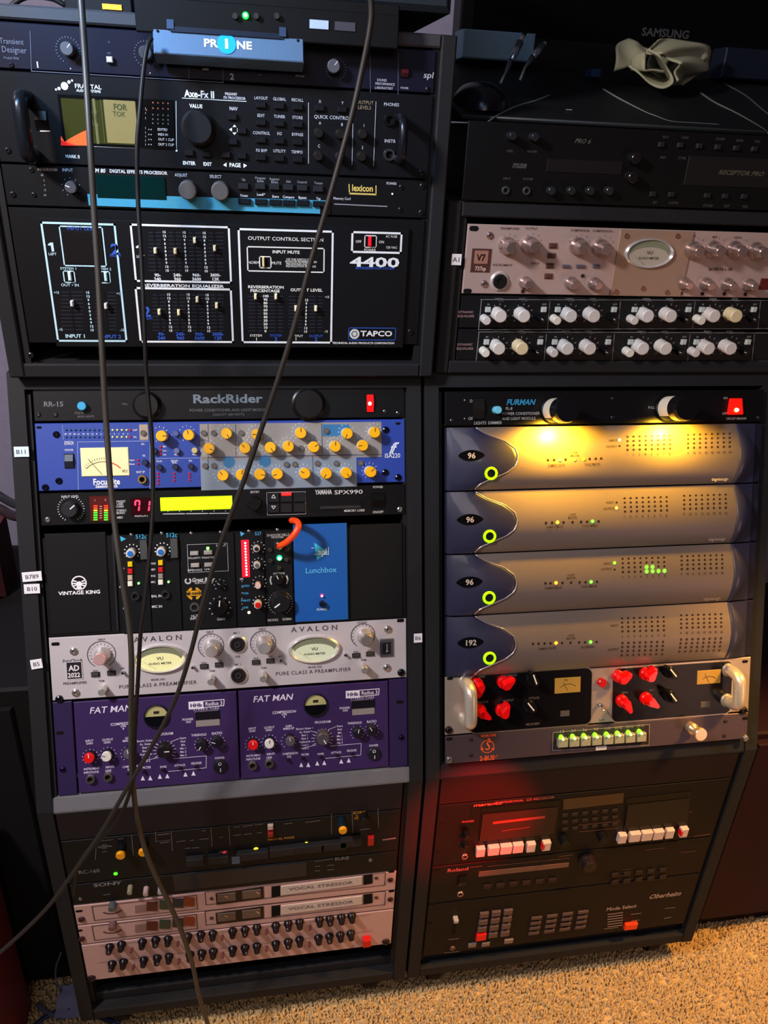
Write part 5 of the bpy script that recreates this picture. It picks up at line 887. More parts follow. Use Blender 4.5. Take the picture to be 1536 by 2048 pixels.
holes(U, 1245, 1118, 1328, 4, 8.7, .2, lit={(4, 2), (4, 3), (5, 2), (5, 3), (6, 3), (7, 3)}); holes(U, 1363, 1113, 1444, 4, 8.4, .1)
small(U, [t_('INPUT', 1215, 1127, 4.5), t_('OUTPUT', 1213, 1138, 4.5), t_('SAMPLE RATE', 1107, 1176, 4.5), t_('SYNC MODE', 1178, 1173, 4.5), t_('LOOP', 1142, 1150, 4), t_('MASTER', 1142, 1156, 4)] + [t_(str(i + 1), 1246 + 12 * i, 1154 - .3 * i, 5) for i in range(8)] + [t_(str(i + 9), 1363 + 11.6 * i, 1148 - .3 * i, 5) for i in range(8)]); small(U, [t_('digidesign', 1424, 1197, 6, w=1.2)], '#8c7c70')
U = conv('lowest silver converter, with twice as many rows of level lights', 3, '', (941, 1285), (980, 1317), '192', 1287.5, (1066, 1077, 1089, 1101, 1112, 1124, 1141, 1158, 1170, 1181, 1193), {4: '#ff9010', 9: '#40e020'}, [], SV[3])
holes(U, 1244, 1237, 1327, 4, 8.6, .2); holes(U, 1362, 1231, 1442, 4, 8.2, .1); holes(U, 1245, 1286, 1326, 4, 8, -.6); holes(U, 1362, 1279, 1442, 4, 7.8, -1)
small(U, [t_('INPUT', 1229, 1251, 4.5), t_('OUTPUT', 1227, 1299, 4.5), t_('SAMPLE RATE', 1094, 1297, 4.5), t_('EXTERNAL', 1176, 1294, 4.5), t_('LOOP', 1142, 1271, 4), t_('MASTER', 1142, 1277, 4)] + [t_(str(i + 1), 1245 + 12 * i, 1273 - .3 * i, 5) for i in range(8)] + [t_(str(i + 9), 1362 + 11.6 * i, 1266 - .3 * i, 5) for i in range(8)])

# ---------------------------------------------------------------- compressor with red pointer knobs
U = Unit('valve_compressor', 'champagne rack unit with two black windows of red pointer knobs and two grab handles', 'RM', 1.02, 2.98, CHAMP, thick=.005)
def rwin(x0, y0, x1, y1, lab):
    A, B_ = U.L(x0, y0, .001), U.L(x1, y1, .001); X0, X1, Z0, Z1 = A[0], B_[0], B_[1], A[1]
    def rr(e, r=.009):
        o = []
        for cx, cz, a0 in ((X1 - r + 0, Z1 - r, 0), (X1 - r, Z0 + r, 90), (X0 + r, Z0 + r, 180), (X0 + r, Z1 - r, 270)):
            for a in range(a0, a0 + 91, 18): o.append((cx + (r + e) * math.sin(math.radians(a)), cz + (r + e) * math.cos(math.radians(a))))
        return o
    w = obj('control_window', MB().prism(rr(0), 0, .0012).mesh('window', M('#0d0b0d', .22)), U.root)
    obj('window_rim', MB().prism(rr(.0022), 0, .0008).mesh('rim', M('#c8bcb0', .3, .8)), w); obj('window_groove', MB().prism(rr(.0011), 0, .0010).mesh('groove', M('#4a4240', .4)), w)
rwin(941, 1353, 1181, 1447, ''); rwin(1227, 1339, 1460, 1425, '')
RED = M('#e20a0c', .22, tint=.05, coat=.4); WL = M('#f4ead8', .35)
for x, y, a in ((963, 1378, 190), (1016, 1374, 55), (968, 1431, 125), (1012, 1431, 25), (1250, 1362, 60), (1305, 1357, 35), (1257, 1412, 150), (1306, 1407, 125)): U.chicken(x, y, 15.5, RED, a, .024)
for x, y, a in ((1073, 1367, -20), (1067, 1420, -38), (1352, 1352, -40), (1352, 1401, -38)): U.chicken(x, y, 15, M('#121112', .3), a, .022, line=WL)
for x0, y0, x1, y1 in ((1110, 1357, 1161, 1384), (1395, 1342, 1441, 1366)): U.plate('needle_meter', x0, y0, x1, y1, M('#a07c34', .4, emit=.08), .0012, .002, label='dim amber needle meter')
U.print('#3c2c14', [('a', 1136, 1392, 25, -40, 40, 1), ('l', 1136, 1382, 1126, 1364, .8), t_('VU', 1132, 1360, 4), ('a', 1418, 1374, 22, -40, 40, 1), ('l', 1418, 1365, 1410, 1348, .8)], 'meter_scale', .0024)
for x, y in ((1130, 1427), (1411, 1409)): U.plate('maker_badge', x - 9, y - 5, x + 9, y + 5, M('#4c4844', .4), .0012, .0016)
U.print('#6a6058', [t_(s, x, y, 4.4) for s, x, y in (('GAIN', 963, 1353), ('THRESHOLD', 1018, 1351), ('ATTACK', 1068, 1396), ('RECOVERY', 1066, 1448), ('OUTPUT', 1016, 1401), ('RELEASE', 966, 1404), ('GAIN', 1250, 1385), ('OUT', 1305, 1380))], 'lettering', .0015)
U.knob(1206, 1367, 9, M('#a80c0c', .2, emit=.25), .007, name='jewel_light', label='red jewel light')
U.knob(1203, 1412, 4, CHROME, .008, name='toggle'); o = obj('toggle_lever', MB().tube([(U.L(1203, 1413, .006)[0], -.006, U.L(1203, 1413, .006)[1]), (U.L(1208, 1424, .016)[0], -.016, U.L(1208, 1424, .016)[1])], [.0012, .002], 8).mesh('lever', CHROME), U.root)
U.screw(1204, 1440, 4, STEEL)
for px, ya, yb in ((941, 1378, 1453), (1478, 1352, 1414)):
    a, b_ = U.L(px, ya, .03), U.L(px, yb, .03); x = (a[0] + b_[0]) / 2; z0, z1 = b_[1], a[1]
    pts = [(x, 0, z1), (x, -.014, z1), (x, -.026, z1 - .003), (x, -.031, z1 - .011), (x, -.031, z0 + .011), (x, -.026, z0 + .003), (x, -.014, z0), (x, 0, z0)]
    o = obj('grab_handle', MB().tube(smooth_path(pts, 5), .0092, 14).mesh('grab_handle', M('#d8ccbc', .32, .6)), U.root)
    for zz in (z0, z1): obj('foot', MB().lathe([(.011, 0), (.0105, .002), (.007, .003)], 18, 0, 0).mesh('foot', M('#cbbfae', .3, .7)), o, (x, 0, zz))
U.slot(900, 1357, 12, 6); U.slot(1490, 1323, 12, 6)
for x, y in ((898, 1461), (1488, 1421)): U.screw(x, y, 8, M('#2c2624', .3, .7))

# summing box
U = Unit('summing_box', 'gunmetal one-space unit with eight square buttons lit green and an orange emblem', 'RM', .02, .99, M('#54474e', .42, .55, brushed=1), thick=.004)
U.print('#d8501c', [('a', 975, 1493, 13, 0, 360, 1.6), t_('S', 975, 1491, 18, b=0, s=.2), t_('INNER-TUBE', 977, 1471, 4.6, b=1, w=.9), ('c', 978, 1479, 3), ('c', 964, 1498, 3), ('c', 986, 1498, 3), t_('2-BUS', 974, 1516, 9, b=1), t_('LT', 992, 1513, 5, b=0, s=.3)], 'emblem', emit=.1)
q0 = [(1127, 1484), (1150, 1482.5), (1172.5, 1481), (1195, 1479.5), (1218, 1478), (1240, 1476), (1262, 1474.5), (1284, 1472.5)]
U.print('#2c2428', [('p', [(1106, 1465), (1299, 1449), (1299, 1489), (1105, 1500)])], 'button_field', .0005); U.print('#8c8078', [('l', 1106, 1465, 1299, 1449, 1.3), ('l', 1299, 1449, 1298, 1490, 1.3), ('l', 1105, 1501, 1298, 1490, 1.3), ('l', 1106, 1465, 1105, 1501, 1.3)], 'print_lines', .0008)
U.print('#c8c0b0', [t_(s, x - 3, y - 21, 5) for s, (x, y) in zip(('1-2', '3-4', '5-6', '7-8', '9-10', '11-12', '13-14', '15-16'), q0)])
for x, y in q0:
    U.btn(x, y + 3, 20, 17, M('#8c8c78', .4), .008); U.led(x - 1, y - 6, 4.6, '#70f020', 5, core='#d8ff80', d=.009)
U.print('#d8d4d0', [('f', 1192, 1493, 1213, 1499)], 'paper_label', .001)
U.knob(1403, 1470, 13, M('#d8c09c', .22, .75), .03, style='waist', label='champagne stepped knob')
for x, y in ((943, 1480), (943, 1511), (1452, 1443), (1450, 1472)): U.screw(x, y, 4, M('#2c2028', .4, .4))
for x, y in ((899, 1520), (1492, 1477)): U.screw(x, y, 7, STEEL)
for x, y in ((899, 1478), (1490, 1437)): U.slot(x, y, 12, 6)

# ---------------------------------------------------------------- right cabinet, lower part
RBM = M('#0f0c0e', .5)
Unit('blank_panel', 'plain blank panel in the right cabinet, glowing red at its left end', 'RB', 7.02, 8.2, M('#1a1012', .6, bump=.2), depth=0)
U = Unit('twin_disc_recorder', 'dark three-space recorder with two rows of white keys, each ending in a red-edged key', 'RB', 4.02, 7.0, RBM)
U.print('#9a5a50', [t_('marantz', 975, 1608, 6, b=1, w=1.7, s=.2), t_('PROFESSIONAL  CD RECORDER', 1050, 1600, 4, w=1.2), t_('PHONES', 936, 1643, 3.6), t_('1', 1080, 1665, 5), t_('2', 1100, 1660, 5), ('l', 1010, 1660, 1108, 1650, 1), ('l', 1118, 1713, 1145, 1710, .8), ('l', 1158, 1650, 1240, 1642, .8), ('l', 1158, 1664, 1235, 1656, .8), ('l', 1387, 1673, 1420, 1668, 1), ('l', 1260, 1637, 1385, 1624, 1)])
U.poly('disc_tray', [(963, 1616), (1120, 1601), (1112, 1677), (956, 1691)], M('#0b0a0b', .25), .0012); U.poly('tray_front', [(966, 1630), (1116, 1616), (1108, 1668), (959, 1683)], M('#2c1a18', .35), .003, 'tinted tray front')
U.print('#7c3028', [('l', 986, 1646, 1090, 1634, 7), ('l', 1004, 1662, 1060, 1654, 1.6)], 'tray_lettering', .0034)
U.poly('disc_tray', [(1253, 1598), (1384, 1583), (1376, 1650), (1247, 1664)], M('#0d0c0d', .25), .0012); U.poly('tray_front', [(1256, 1612), (1380, 1598), (1374, 1640), (1250, 1654)], M('#1b1716', .3), .003)
U.poly('display_window', [(1127, 1600), (1248, 1587), (1246, 1606), (1126, 1620)], M('#3a2618', .3), .001)
WK = M('#cdb4ac', .4)
for i, (x, y, w_) in enumerate(((962, 1707, 17), (988, 1704, 22), (1013, 1701.5, 23), (1037, 1699, 21), (1063, 1697.5, 17), (1094, 1694.5, 16), (1246, 1680, 16), (1271, 1677, 22), (1295, 1674.5, 22), (1318, 1672.5, 21), (1341, 1670, 16), (1369.5, 1667.5, 15))):
    k = U.btn(x, y, w_, 15, WK, .009, name='transport_key')
    if i in (5, 11): q = U.m(x, y); obj('red_side', MB().box(-w_ * q / 2 - .0006, -w_ * q / 2 + .0022, -.0096, 0, -.0052, .0052).mesh('red_side', M('#d80c10', .4)), k)
for x, y, r in ((1132, 1690, 10), (1209, 1682, 10), (935, 1678, 7), (933, 1698, 7)): U.knob(x, y, r, KNOB, .012)
for j in range(3):
    for i in range(6): U.btn(1130 + i * 20, 1632 - i * 2 + j * 14, 12, 6, M('#2a2120', .4), .002)
U.jack(930, 1715, 7, M('#a8837c', .3, .8), d=.003); U.plate('small_window', 921, 1648, 951, 1662, M('#090808', .25), 0, .0012); U.plate('small_window', 943, 1615, 955, 1635, M('#0c0908', .25), 0, .001)
for x, y in ((882, 1648), (876, 1704)): U.slot(x, y, 12, 6)
U = Unit('rack_sampler', 'dark unit with a long brownish display slot and a large knob, between recorder and synthesiser', 'RB', 2.03, 4.0, RBM)
U.print('#8c5650', [t_('Roland', 916, 1739, 6.5, b=1, w=1.3), ('l', 940, 1735, 965, 1732, 1), ('l', 975, 1733, 1140, 1716, .8), ('l', 1245, 1740, 1262, 1738, .8), ('l', 1222, 1754, 1262, 1748, .8), ('l', 1290, 1700, 1330, 1696, .8), ('l', 1361, 1705, 1392, 1702, .8)])
U.poly('display_slot', [(958, 1744), (1138, 1726), (1137, 1734), (957, 1754)], M('#6a4840', .4), .001)
U.rocker(924, 1761, 15, 20); U.jack(921, 1790, 7, M('#a8837c', .3, .8), d=.003); U.knob(1181, 1736, 15, M('#241a1a', .35), .016, style='big')
for i in range(10): U.btn(1230 + (i % 5) * 24, 1752 - (i % 5) * 2.5 + (i // 5) * 14, 15, 7, M('#241c1c', .4), .003)
for i in range(6): U.btn(975 + i * 26, 1775 - i * 2.6, 17, 7, M('#2c1d1c', .4), .003)
for x, y in ((874, 1741), (866, 1808)): U.slot(x, y, 12, 6)
U = Unit('rack_synthesiser', 'lowest dark unit in the right cabinet, with one red and one orange-red key', 'RB', -.97, 2.0, M('#0f0c0e', .5))
U.print('#a08c84', [t_('Oberheim', 1330, 1790, 8.5, s=.3, b=1), t_('Mode Select', 1243, 1815, 6.5, b=1), ('l', 1262, 1829, 1282, 1826, 1.6), ('l', 1262, 1842, 1278, 1840, 1.6), ('l', 1330, 1817, 1350, 1815, 1.2), ('l', 1328, 1837, 1342, 1834, 1.6), ('l', 888, 1906, 918, 1903, 1.2), ('l', 897, 1879, 918, 1877, 1.2)] + [('l', 1215, 1829 + i * 5, 1246, 1825 + i * 5, 2.6) for i in range(6)] + [('l', 1208, 1858, 1236, 1855, 1.4)])
KG = M('#5a4644', .45)
for j in range(4):
    for i in range(3):
        if not (i == 0 and j == 3): U.btn(969 + i * 24 - j * 2.2, 1832 - i * 3 + j * 14.3, 18, 9, KG if j < 4 else RBM, .004)
U.btn(963, 1876, 20, 12, M('#d80a0c', .4, emit=.1), .005, label='red number key'); U.btn(1263, 1855, 26, 10, M('#e03408', .4, emit=.12), .006, label='orange-red key')
for i, (x, y, w_) in enumerate(((945, 1892, 16), (972, 1890, 16), (1018, 1884, 18))): U.btn(x, y, w_, 7, M('#7a6a62', .45), .003)
for g in range(4):
    for j in range(4): U.btn(1074 + g * 31 - j * 2, 1838 - g * 4 + j * 10, 22, 5, M('#4c3a38', .45), .003)
U.knob(905.5, 1898, 6, M('#8a6a64', .3, .8), .002, name='socket_rim'); U.jack(905.5, 1898, 5, M('#8a6a64', .3, .8), d=.003)
sl = U.plate('slider_slot', 907.5, 1845, 910.5, 1868, HOLE, 0, .0006); U.btn(913, 1845, 9, 5, M('#a89c98', .4), .01, name='slider_thumb')
U.slot(858, 1846, 12, 6)

# ---------------------------------------------------------------- things on and behind the top boxes
def wthing(name, label, cat, loc, group=None):
    r = bpy.data.objects.new(name, None); COL.objects.link(r); r.location = loc; tag(r, label, cat, group); return r
# small lit box hung in front of the topmost unit by two hooks
a = atY(303, 47, .955); b_ = atY(608, 129, .955); W3 = (b_.x - a.x); t = math.radians(18)
H = wthing('small_signal_box', 'small blue-lit box with a round blue emblem, hanging in front of the topmost unit', 'signal box', ((a.x + b_.x) / 2, .955, (atY(455, 115, .955).z)))
H.rotation_euler = (-t, 0, 0)
hh = (atY(300, 50, .955).z - atY(300, 108, .955).z) / math.cos(t)
obj('case', MB().bbox(-W3 / 2, W3 / 2, 0, .026, 0, hh, .001).mesh('case', M('#5c7896', .4, .3)), H)
def wtext(parent, st, h, x, y, z, mat, **k):
    vs, fs, wd = text_geo(st, k.get('b', 1), k.get('w', 1.), k.get('s', 0)); m = MB(); m.add([(x + (p - wd / 2) * h, y, z + (q_ - .5) * h) for p, q_ in vs], fs)
    return obj('lettering', m.mesh('lettering', mat), parent)
wtext(H, 'PR', .0075, -.0195, -.0006, hh * .48, M('#e8f4ff', .4, emit=.35), w=1.2); wtext(H, 'NE', .0075, .0150, -.0006, hh * .48, M('#e8f4ff', .4, emit=.35), w=1.2)
em = obj('emblem', MB().disc(.0098, .0008, 28).mesh('emblem', M('#0a90e0', .4, emit=.6)), H, (-.003, 0, hh * .48)); wtext(em, '1', .009, 0, -.0014, 0, M('#f0faff', .4, emit=.8), w=1.5)
for x in (-W3 / 2 + .018, W3 / 2 - .022): obj('hook', MB().box(x - .0035, x + .0035, -.003, 0, hh - .004, hh + .012).box(x - .0035, x + .0035, -.003, .028, hh + .010, hh + .013).mesh('hook', M('#3a4a66', .4, .4)), H)
obj('top_bar', MB().box(-W3 / 2 + .018, W3 / 2 - .022, -.002, 0, hh - .006, hh - .001).mesh('top_bar', M('#1c2434', .4, .4)), H)
for x in (-W3 / 2 + .005, W3 / 2 - .006): obj('screw', MB().disc(.0014, .0006, 12, x, hh - .006).mesh('screw', HOLE), H)
# stack on the left box
Z1 = 1.4706
s2 = wthing('power_amplifier', 'black unit with a bright green light, behind the blue-lit box', 'audio unit', (atY(271, 40, .964).x, .964, Z1))
ze = .0215
wa = atY(797, 60, .964).x - s2.location.x; obj('case', MB().bbox(0, wa, 0, .30, .0, ze, .001).mesh('case', M('#0d0e10', .5)), s2); obj('front_flange', MB().bbox(0, wa, -.002, .010, -.019, .012, .001).mesh('front_flange', M('#0c0d0f', .5)), s2)
def onbox(px, py, y, r): p = atY(px, py, y); return (p.x - r.location.x, y - r.location.y, p.z - r.location.z)
p = onbox(491, 31, .961, s2); o = obj('status_light', MB().lathe([(.0034, 0), (.003, .002), (0, .003)], 14).mesh('status_light', M('#10e030', .3, emit=5)), s2, p); obj('core', MB().disc(.0017, .0033, 12).mesh('core', M('#f0fff0', .3, emit=10)), o)
for px in (470, 512, 553): o = obj('small_knob', MB().lathe([(.003, 0), (.0028, .006), (0, .006)], 12).mesh('small_knob', M('#3c3c40', .3, .6)), s2, onbox(px, 33, .9635, s2))
p = onbox(638, 49, .9615, s2); obj('paper_label', MB().box(-.010, .010, -.0006, 0, -.004, .004).mesh('paper_label', M('#b4c4dc', .5)), s2, p)
p = onbox(690, 53, .9615, s2); obj('paper_label', MB().box(-.011, .011, -.0006, 0, -.004, .004).mesh('paper_label', M('#3c3c46', .5)), s2, p)
s3 = wthing('carpeted_case', 'case covered in dark blue-grey carpet on top of the black unit', 'case', (atY(450, 10, 1.0).x, 1.0, Z1 + ze + .0004 - .0))
obj('case', MB().bbox(0, atY(904, 10, 1.0).x - s3.location.x, 0, .25, 0, .14, .006).mesh('case', M('#22282e', .9, bump=1., scale=500)), s3)
obj('strap', MB().box(.17, .21, -.001, 0, .020, .026).mesh('strap', M('#7a6444', .6)), s3)
s4 = wthing('black_case', 'small black case with an orange-lit slot at the top left', 'audio unit', (atY(130, 20, 1.03).x, 1.03, Z1 + .0002))
obj('case', MB().bbox(0, atY(266, 20, 1.03).x - atY(130, 20, 1.03).x, 0, .2, 0, .09, .002).mesh('case', M('#111114', .6)), s4)
obj('lit_slot', MB().box(-.010, .010, -.0006, 0, -.0025, .0025).mesh('lit_slot', M('#ff9a1c', .4, emit=1.2)), s4, onbox(224, 14, 1.029, s4))
# sloped control surface, screen, mouse, cloth on the right
y0, y1 = 1.035, 1.405; z0 = 1.3885; z1 = atY(1200, 126, y1).z
def onslope(px, py, lift=0):
    r = ray(px, py); m_ = (z1 - z0) / (y1 - y0); c = z0 + lift - m_ * y0; s_ = (CAMH - c) / (m_ * r.y - r.z); return CAM + r * s_
k = wthing('control_surface', 'black sloping control surface on top of the right box, under the cables', 'control surface', (.262, y0, z0))
obj('case', extr_yz(MB(), [(0, 0), (0, .004), (y1 - y0, z1 - z0), (y1 - y0, 0)], 0, .60).mesh('case', M('#0e1012', .55, bump=.2)), k)
obj('front_edge', MB().tube([(0, .001, .003), (.60, .001, .003)], .002, 8).mesh('front_edge', M('#2a2c2e', .35)), k)
p = onslope(1138, 220, .0045); obj('small_mark', MB().box(-.004, .004, -.001, .001, 0, .0008).mesh('small_mark', M('#9a9a9a', .5)), k, p - k.location)
a = atY(915, 117, 1.42); tv = wthing('flat_screen', 'large dark flat screen standing behind the right rack box', 'screen', (a.x, 1.42, a.z))
obj('housing', MB().bbox(0, .98, 0, .05, 0, .56, .003).mesh('housing', M('#101012', .4)), tv); obj('screen_glass', MB().box(.02, .96, -.001, .0, .036, .54).mesh('screen_glass', M('#050507', .25)), tv)
p = atY(1332, 66, 1.418); wtext(tv, 'SAMSUNG', .0115, p.x - a.x, -.0012, p.z - a.z, M('#3c3a3c', .4), w=1.15)
obj('stand_neck', MB().bbox(.40, .58, .01, .04, -.12, .0, .002).mesh('stand_neck', M('#101012', .4)), tv)
g = wthing('grey_blue_box', 'flat grey-blue box glimpsed between the left box and the dark screen', 'box', (atY(922, 118, 1.30).x, 1.30, atY(980, 119, 1.30).z))
obj('case', MB().bbox(0, .112, 0, .05, 0, .037, .002).mesh('case', M('#5f7d92', .6)), g)
g2 = wthing('navy_box', 'dark navy box at the right edge beside the cloth', 'box', (atY(1442, 155, 1.30).x, 1.30, atY(1480, 158, 1.30).z)); obj('case', MB().bbox(0, .16, 0, .04, 0, .042, .002).mesh('case', M('#0c1220', .6)), g2)
p = onslope(968, 222, .001); ms = wthing('computer_mouse', 'rounded black computer mouse with a blue glint', 'mouse', p)
b = MB(); n, m_ = 24, 10; vs = []
for j in range(m_ + 1):
    ph = math.pi / 2 * j / m_
    for i in range(n): th = 2 * math.pi * i / n; vs.append((.036 * math.cos(ph) ** .8 * math.cos(th), .055 * math.cos(ph) ** .8 * math.sin(th) + .03, .034 * math.sin(ph)))
b.add(vs, [(j * n + i, j * n + (i + 1) % n, (j + 1) * n + (i + 1) % n, (j + 1) * n + i) for j in range(m_) for i in range(n)], True); obj('body', b.mesh('body', M('#14161c', .22)), ms); obj('wheel', MB().box(-.002, .002, -.012, 0, .012, .016).mesh('wheel', M('#2a2a2e', .5)), ms)
# cloth
CL = M('#8f8a6e', .9, bump=.4, scale=900); yc = 1.22
def cp(px, py, dy=0): return atY(px, py, yc + dy)
b = MB()
def sheet(P0, P1, n=10, amp=.004):               # ruled sheet between two edge paths with soft waves
    A = smooth_path(P0, 4); B_ = smooth_path(P1, 4); m_ = min(len(A), len(B_)); vs = []
    for i in range(m_):
        for j in range(n + 1):
            t_ = j / n; q = A[i].lerp(B_[i], t_); q = q + Vector((0, -amp * math.sin(t_ * 6.3 + i * .5), 0)); vs.append(q)
    b.add(vs, [(i * (n + 1) + j, i * (n + 1) + j + 1, (i + 1) * (n + 1) + j + 1, (i + 1) * (n + 1) + j) for i in range(m_ - 1) for j in range(n)], True)
sheet([cp(1227, 143), cp(1232, 112), cp(1236, 88, .01), cp(1258, 76, .015)], [cp(1288, 122, -.005), cp(1292, 112, 0), cp(1296, 103, .005), cp(1300, 98, .01)])
sheet([cp(1296, 98, 0), cp(1312, 82, .02), cp(1345, 76, .03), cp(1385, 82, .04), cp(1412, 92, .04), cp(1424, 115, .03), cp(1422, 138, .02), cp(1395, 148, .01), cp(1368, 170, 0)],
      [cp(1298, 106, -.03), cp(1318, 106, -.04), cp(1336, 112, -.05), cp(1350, 120, -.05), cp(1356, 128, -.05), cp(1358, 138, -.05), cp(1354, 150, -.045), cp(1350, 162, -.04), cp(1345, 172, -.03)], 12, .009)
sheet([cp(1298, 100, .03), cp(1330, 88, .035), cp(1370, 86, .035), cp(1415, 100, .03)], [cp(1300, 140, .02), cp(1325, 160, .02), cp(1355, 168, .02), cp(1405, 145, .02)], 10, .006)
loop = [cp(1290, 104, -.03), cp(1287, 122, -.045), cp(1290, 142, -.05), cp(1308, 142, -.045), cp(1330, 146, -.04)]
sheet([cp(1256, 134, -.02), cp(1275, 148, -.03), cp(1300, 168, -.04), cp(1325, 178, -.05), cp(1344, 168, -.05), cp(1346, 150, -.05), cp(1334, 130, -.05), cp(1318, 110, -.05), cp(1300, 98, -.04)],
      [cp(1262, 131, 0), cp(1280, 138, 0), cp(1300, 150, .005), cp(1322, 160, .005), cp(1334, 158, .005), cp(1334, 150, .005), cp(1324, 134, .005), cp(1312, 118, .005), cp(1300, 106, .005)], 8, .003)
sheet(loop, [p_ + Vector((.002, .05, .003)) for p_ in loop], 6, .002)
cl = obj('cloth', b.mesh('cloth', CL)); md = cl.modifiers.new('thick', 'SOLIDIFY'); md.thickness = .0025; tag(cl, 'crumpled olive-tan cleaning cloth with a rolled fold, lying in front of the screen', 'cloth')
# leads on the control surface
def lead(label, pts, r, col, group=None, name='cable', rough=.45):
    o = obj(name, MB().tube(smooth_path(pts, 8), r, 10).mesh(name, M(col, rough))); tag(o, label, 'cable', group); return o
lead('thin grey lead running from the blue plug across the black control surface', [onslope(x, y, .003) for x, y in ((1206, 178), (1240, 198), (1290, 224), (1310, 232), (1340, 243), (1375, 246), (1440, 250))], .0011, '#66706c')
lead('thin lead ending at the right edge below the cloth, in front', [onslope(x, y, .003) for x, y in ((1400, 185), (1430, 205), (1470, 225), (1510, 248), (1540, 268))], .0012, '#565c56')
lead('thin lead near the right edge, farther back below the navy box', [onslope(x, y, .003) for x, y in ((1450, 168), (1490, 190), (1520, 215), (1550, 240))], .001, '#3c4240')
lead('thin pale lead curving past the mouse to the left box', [onslope(x, y, .004) for x, y in ((975, 245), (1000, 228), (1035, 212), (1070, 202), (1100, 190))], .0012, '#5c6a6c')
lead('black cable arching over the flat grey-blue box', [atY(x, y, 1.33) for x, y in ((922, 112), (935, 92), (960, 84), (1000, 85), (1040, 96), (1052, 105))], .0022, '#12181c')
for i, (P_, lb) in enumerate(((((1052, 62), (1040, 85), (1022, 122), (1010, 148), (1001, 166)), 'silver jack plug lead, left of the pair beside the mouse'), (((1095, 80), (1085, 92), (1065, 115), (1050, 135), (1040, 160)), 'silver jack plug lead, right of the pair beside the mouse'))):
    P3 = [atY(x, y, 1.24 - .02 * j) for j, (x, y) in enumerate(P_)]; o = obj('jack_lead', MB().tube(P3[1:3], [.0052, .0045], 12).mesh('barrel', M('#8c96a4', .25, .8))); tag(o, lb, 'cable')
    obj('tip', MB().tube([P3[0], P3[1]], [.003, .003], 10).mesh('tip', CHROME), o); obj('strain_relief', MB().tube(P3[2:4], [.0042, .002], 10).mesh('strain_relief', M('#3a4048', .5)), o); obj('wire', MB().tube(P3[3:], [.0018, .0018], 8).mesh('wire', M('#8a8c84', .5)), o)
o = obj('usb_plug', MB().box(-.007, .007, -.004, .02, -.005, .005).mesh('usb_plug', M('#2c4468', .3, .6)), None, atY(1190, 146, 1.25)); tag(o, 'small blue-tinted metal plug lying left of the cloth', 'plug')

# ---------------------------------------------------------------- long cables in front of the racks
def hang(pts): return [atY(x, y, d) for x, y, d in pts]
lead('thick grey cable hanging straight down over the left rack from top to floor', hang([(160, -30, .93), (165, 40, .925), (171, 130, .92), (180, 280, .905), (188, 420, .90), (197, 560, .89), (204, 700, .875), (212, 840, .86), (224, 1000, .83), (240, 1130, .80), (257, 1240, .78), (263, 1320, .765), (262, 1440, .755), (264, 1540, .75), (275, 1640, .75), (298, 1720, .75), (335, 1800, .75), (362, 1860, .75), (385, 1930, .752), (398, 1990, .755), (416, 2050, .757)]), .0034, '#38342f')
lead('thinner dark cable hanging from the blue-lit box over the left rack', hang([(303, 76, .945), (294, 96, .94), (286, 150, .935), (279, 230, .925), (274, 300, .92), (276, 400, .915), (283, 520, .90), (289, 660, .88), (293, 760, .87), (304, 880, .85), (306, 1000, .825), (300, 1100, .80), (291, 1190, .78), (281, 1270, .765), (276, 1360, .755), (270, 1460, .747), (268, 1545, .745), (258, 1590, .743), (236, 1640, .742), (200, 1680, .745), (160, 1720, .75), (145, 1790, .755)]), .0024, '#1c1a19')
lead('long black cable crossing diagonally from the top middle to the lower left', hang([(738, -30, .80), (743, 20, .80), (738, 70, .80), (722, 150, .80), (704, 230, .795), (680, 320, .79), (652, 420, .785), (620, 530, .78), (592, 640, .775), (562, 740, .77), (522, 860, .765), (488, 960, .76), (444, 1080, .755), (408, 1200, .75), (380, 1310, .745), (350, 1400, .74), (305, 1490, .735), (258, 1570, .73), (205, 1660, .73), (150, 1740, .73), (90, 1820, .73), (0, 1905, .72), (-60, 1950, .71)]), .0027, '#2b2826')
lead('thin pale wire arching behind the small blue-lit box', [atY(x, y, 1.0) for x, y in ((347, 41), (375, 28), (410, 16), (445, 11), (480, 12))], .0011, '#6c7484')
lead('black cable loop above the slim grey unit at the top left', [atY(x, y, 1.1) for x, y in ((15, 20), (30, 6), (55, -6), (100, -4), (130, 10))], .003, '#14181e')
for i, (P_, r, c, lb) in enumerate(([[(-40, 965, 1.1), (0, 992, 1.08), (20, 1004, 1.06), (40, 1012, 1.02)], .006, '#1e1e24', 'upper of the two black cables at the left edge beside the cabinet'], [[(-40, 1000, 1.1), (0, 1018, 1.08), (22, 1030, 1.06), (42, 1034, 1.02)], .007, '#241a1e', 'lower of the two black cables at the left edge beside the cabinet'])): lead(lb, hang(P_), r, c)
lead('dark blue cable coiled on the floor at the lower left', [atZ(x, y, .006) for x, y in ((60, 2060), (90, 2035), (130, 2020), (180, 2030), (240, 2045))], .0035, '#1a2050')
lead('grey-blue wire rising beside the foot of the left cabinet', [atY(x, y, .9) for x, y in ((122, 1905), (112, 1935), (112, 1960), (122, 1985), (135, 2010))], .0014, '#5a6078')
lead('grey cable lying on the carpet at the left cabinet corner', [atZ(x, y, .006) for x, y in ((75, 2008), (95, 2026), (130, 2036))], .004, '#545468')
lead('thin dark wire on the carpet under the left cabinet', [atZ(x, y, .004) for x, y in ((170, 2020), (200, 2036), (240, 2060))], .0016, '#44403e')
pp_ = atZ(150, 2015, .006); b = MB(); vs = []
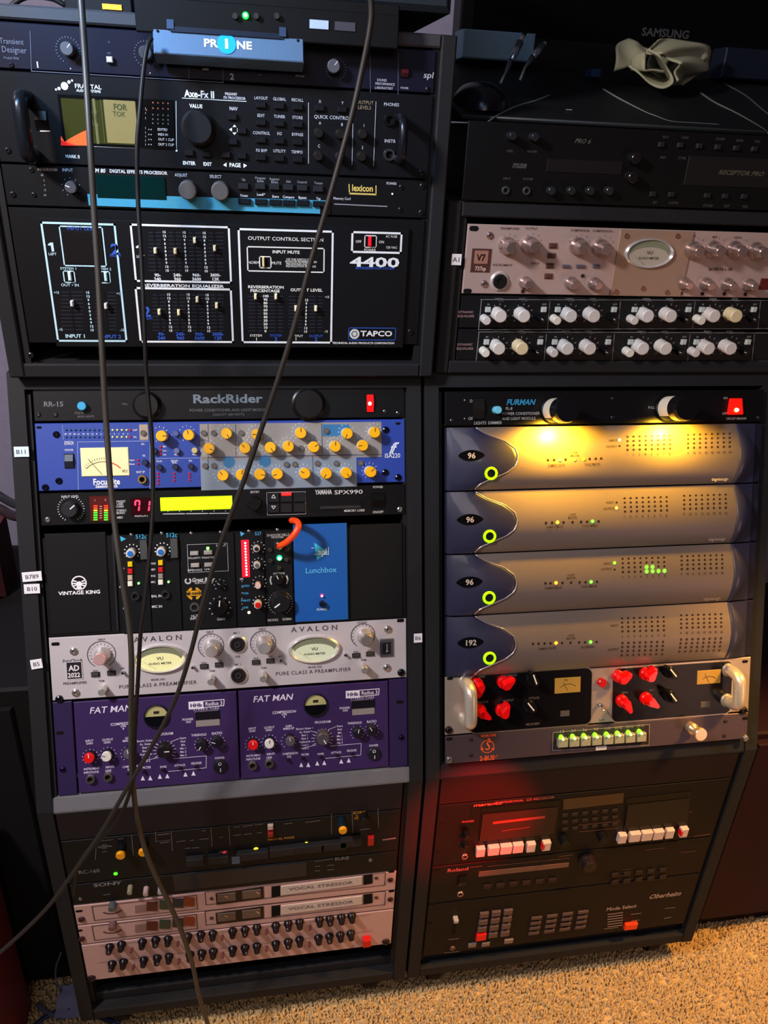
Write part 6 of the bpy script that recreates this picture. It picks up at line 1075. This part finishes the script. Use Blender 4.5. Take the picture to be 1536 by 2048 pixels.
for j in range(7):
    for i in range(7): vs.append((-.03 + i * .010 + random.uniform(-.002, .002), -.03 + j * .010 + random.uniform(-.002, .002), .002 + .006 * random.random()))
b.add(vs, [(j * 7 + i, j * 7 + i + 1, (j + 1) * 7 + i + 1, (j + 1) * 7 + i) for j in range(6) for i in range(6)], True)
o = obj('paper_scrap', b.mesh('paper_scrap', M('#8c86a4', .8)), None, pp_ + Vector((0, .01, 0))); tag(o, 'crumpled lavender paper scrap on the carpet at the lower left corner', 'paper')
# red objects at the sides
e = wthing('red_case', 'dark red upright case at the lower left edge of the picture', 'case', (-.76, .69, 0)); obj('body', MB().bbox(0, .355, 0, .2, .0, .452, .006).mesh('body', M('#5a141c', .6, bump=.3, scale=120)), e); obj('lid_seam', MB().box(.002, .350, -.001, 0, .34, .343).mesh('lid_seam', M('#2a080c', .6)), e)
e = wthing('shade_box', 'dark box standing in for the shade between the left rack and the picture edge', 'shade box', (-.85, .92, 0))  # dark box added where there is only shade
obj('body', MB().bbox(0, .535, 0, .42, .02, .655, .004).mesh('body', M('#0c0b0c', .7, bump=.3)), e); obj('front_slab', MB().bbox(.03, .505, -.006, 0, .05, .625, .003).mesh('front_slab', M('#0a090a', .9, bump=.8, scale=700)), e)
for x_ in (.03, .49): obj('foot', MB().box(x_, x_ + .02, .02, .04, 0, .02).mesh('foot', BLACK), e)
e = wthing('red_cushion', 'dark red cushion resting on the dark shade box at the left picture edge', 'cushion', (-.80, 1.14, .6552)); obj('body', MB().bbox(0, .392, 0, .09, 0, .118, .02).mesh('body', M('#40060e', .8)), e)
e = wthing('maroon_cabinet', 'maroon side cabinet standing right of the racks, at the lower right edge', 'cabinet', (.80, .875, 0)); obj('body', MB().bbox(0, .6, 0, .45, .03, .50, .004).mesh('body', M('#200a1a', .6)), e); obj('plinth', MB().box(.01, .59, .01, .44, 0, .03).mesh('plinth', M('#1c1010', .6)), e)
obj('door', MB().bbox(.012, .588, -.012, 0, .045, .485, .002).mesh('door', M('#240c1c', .6)), e)
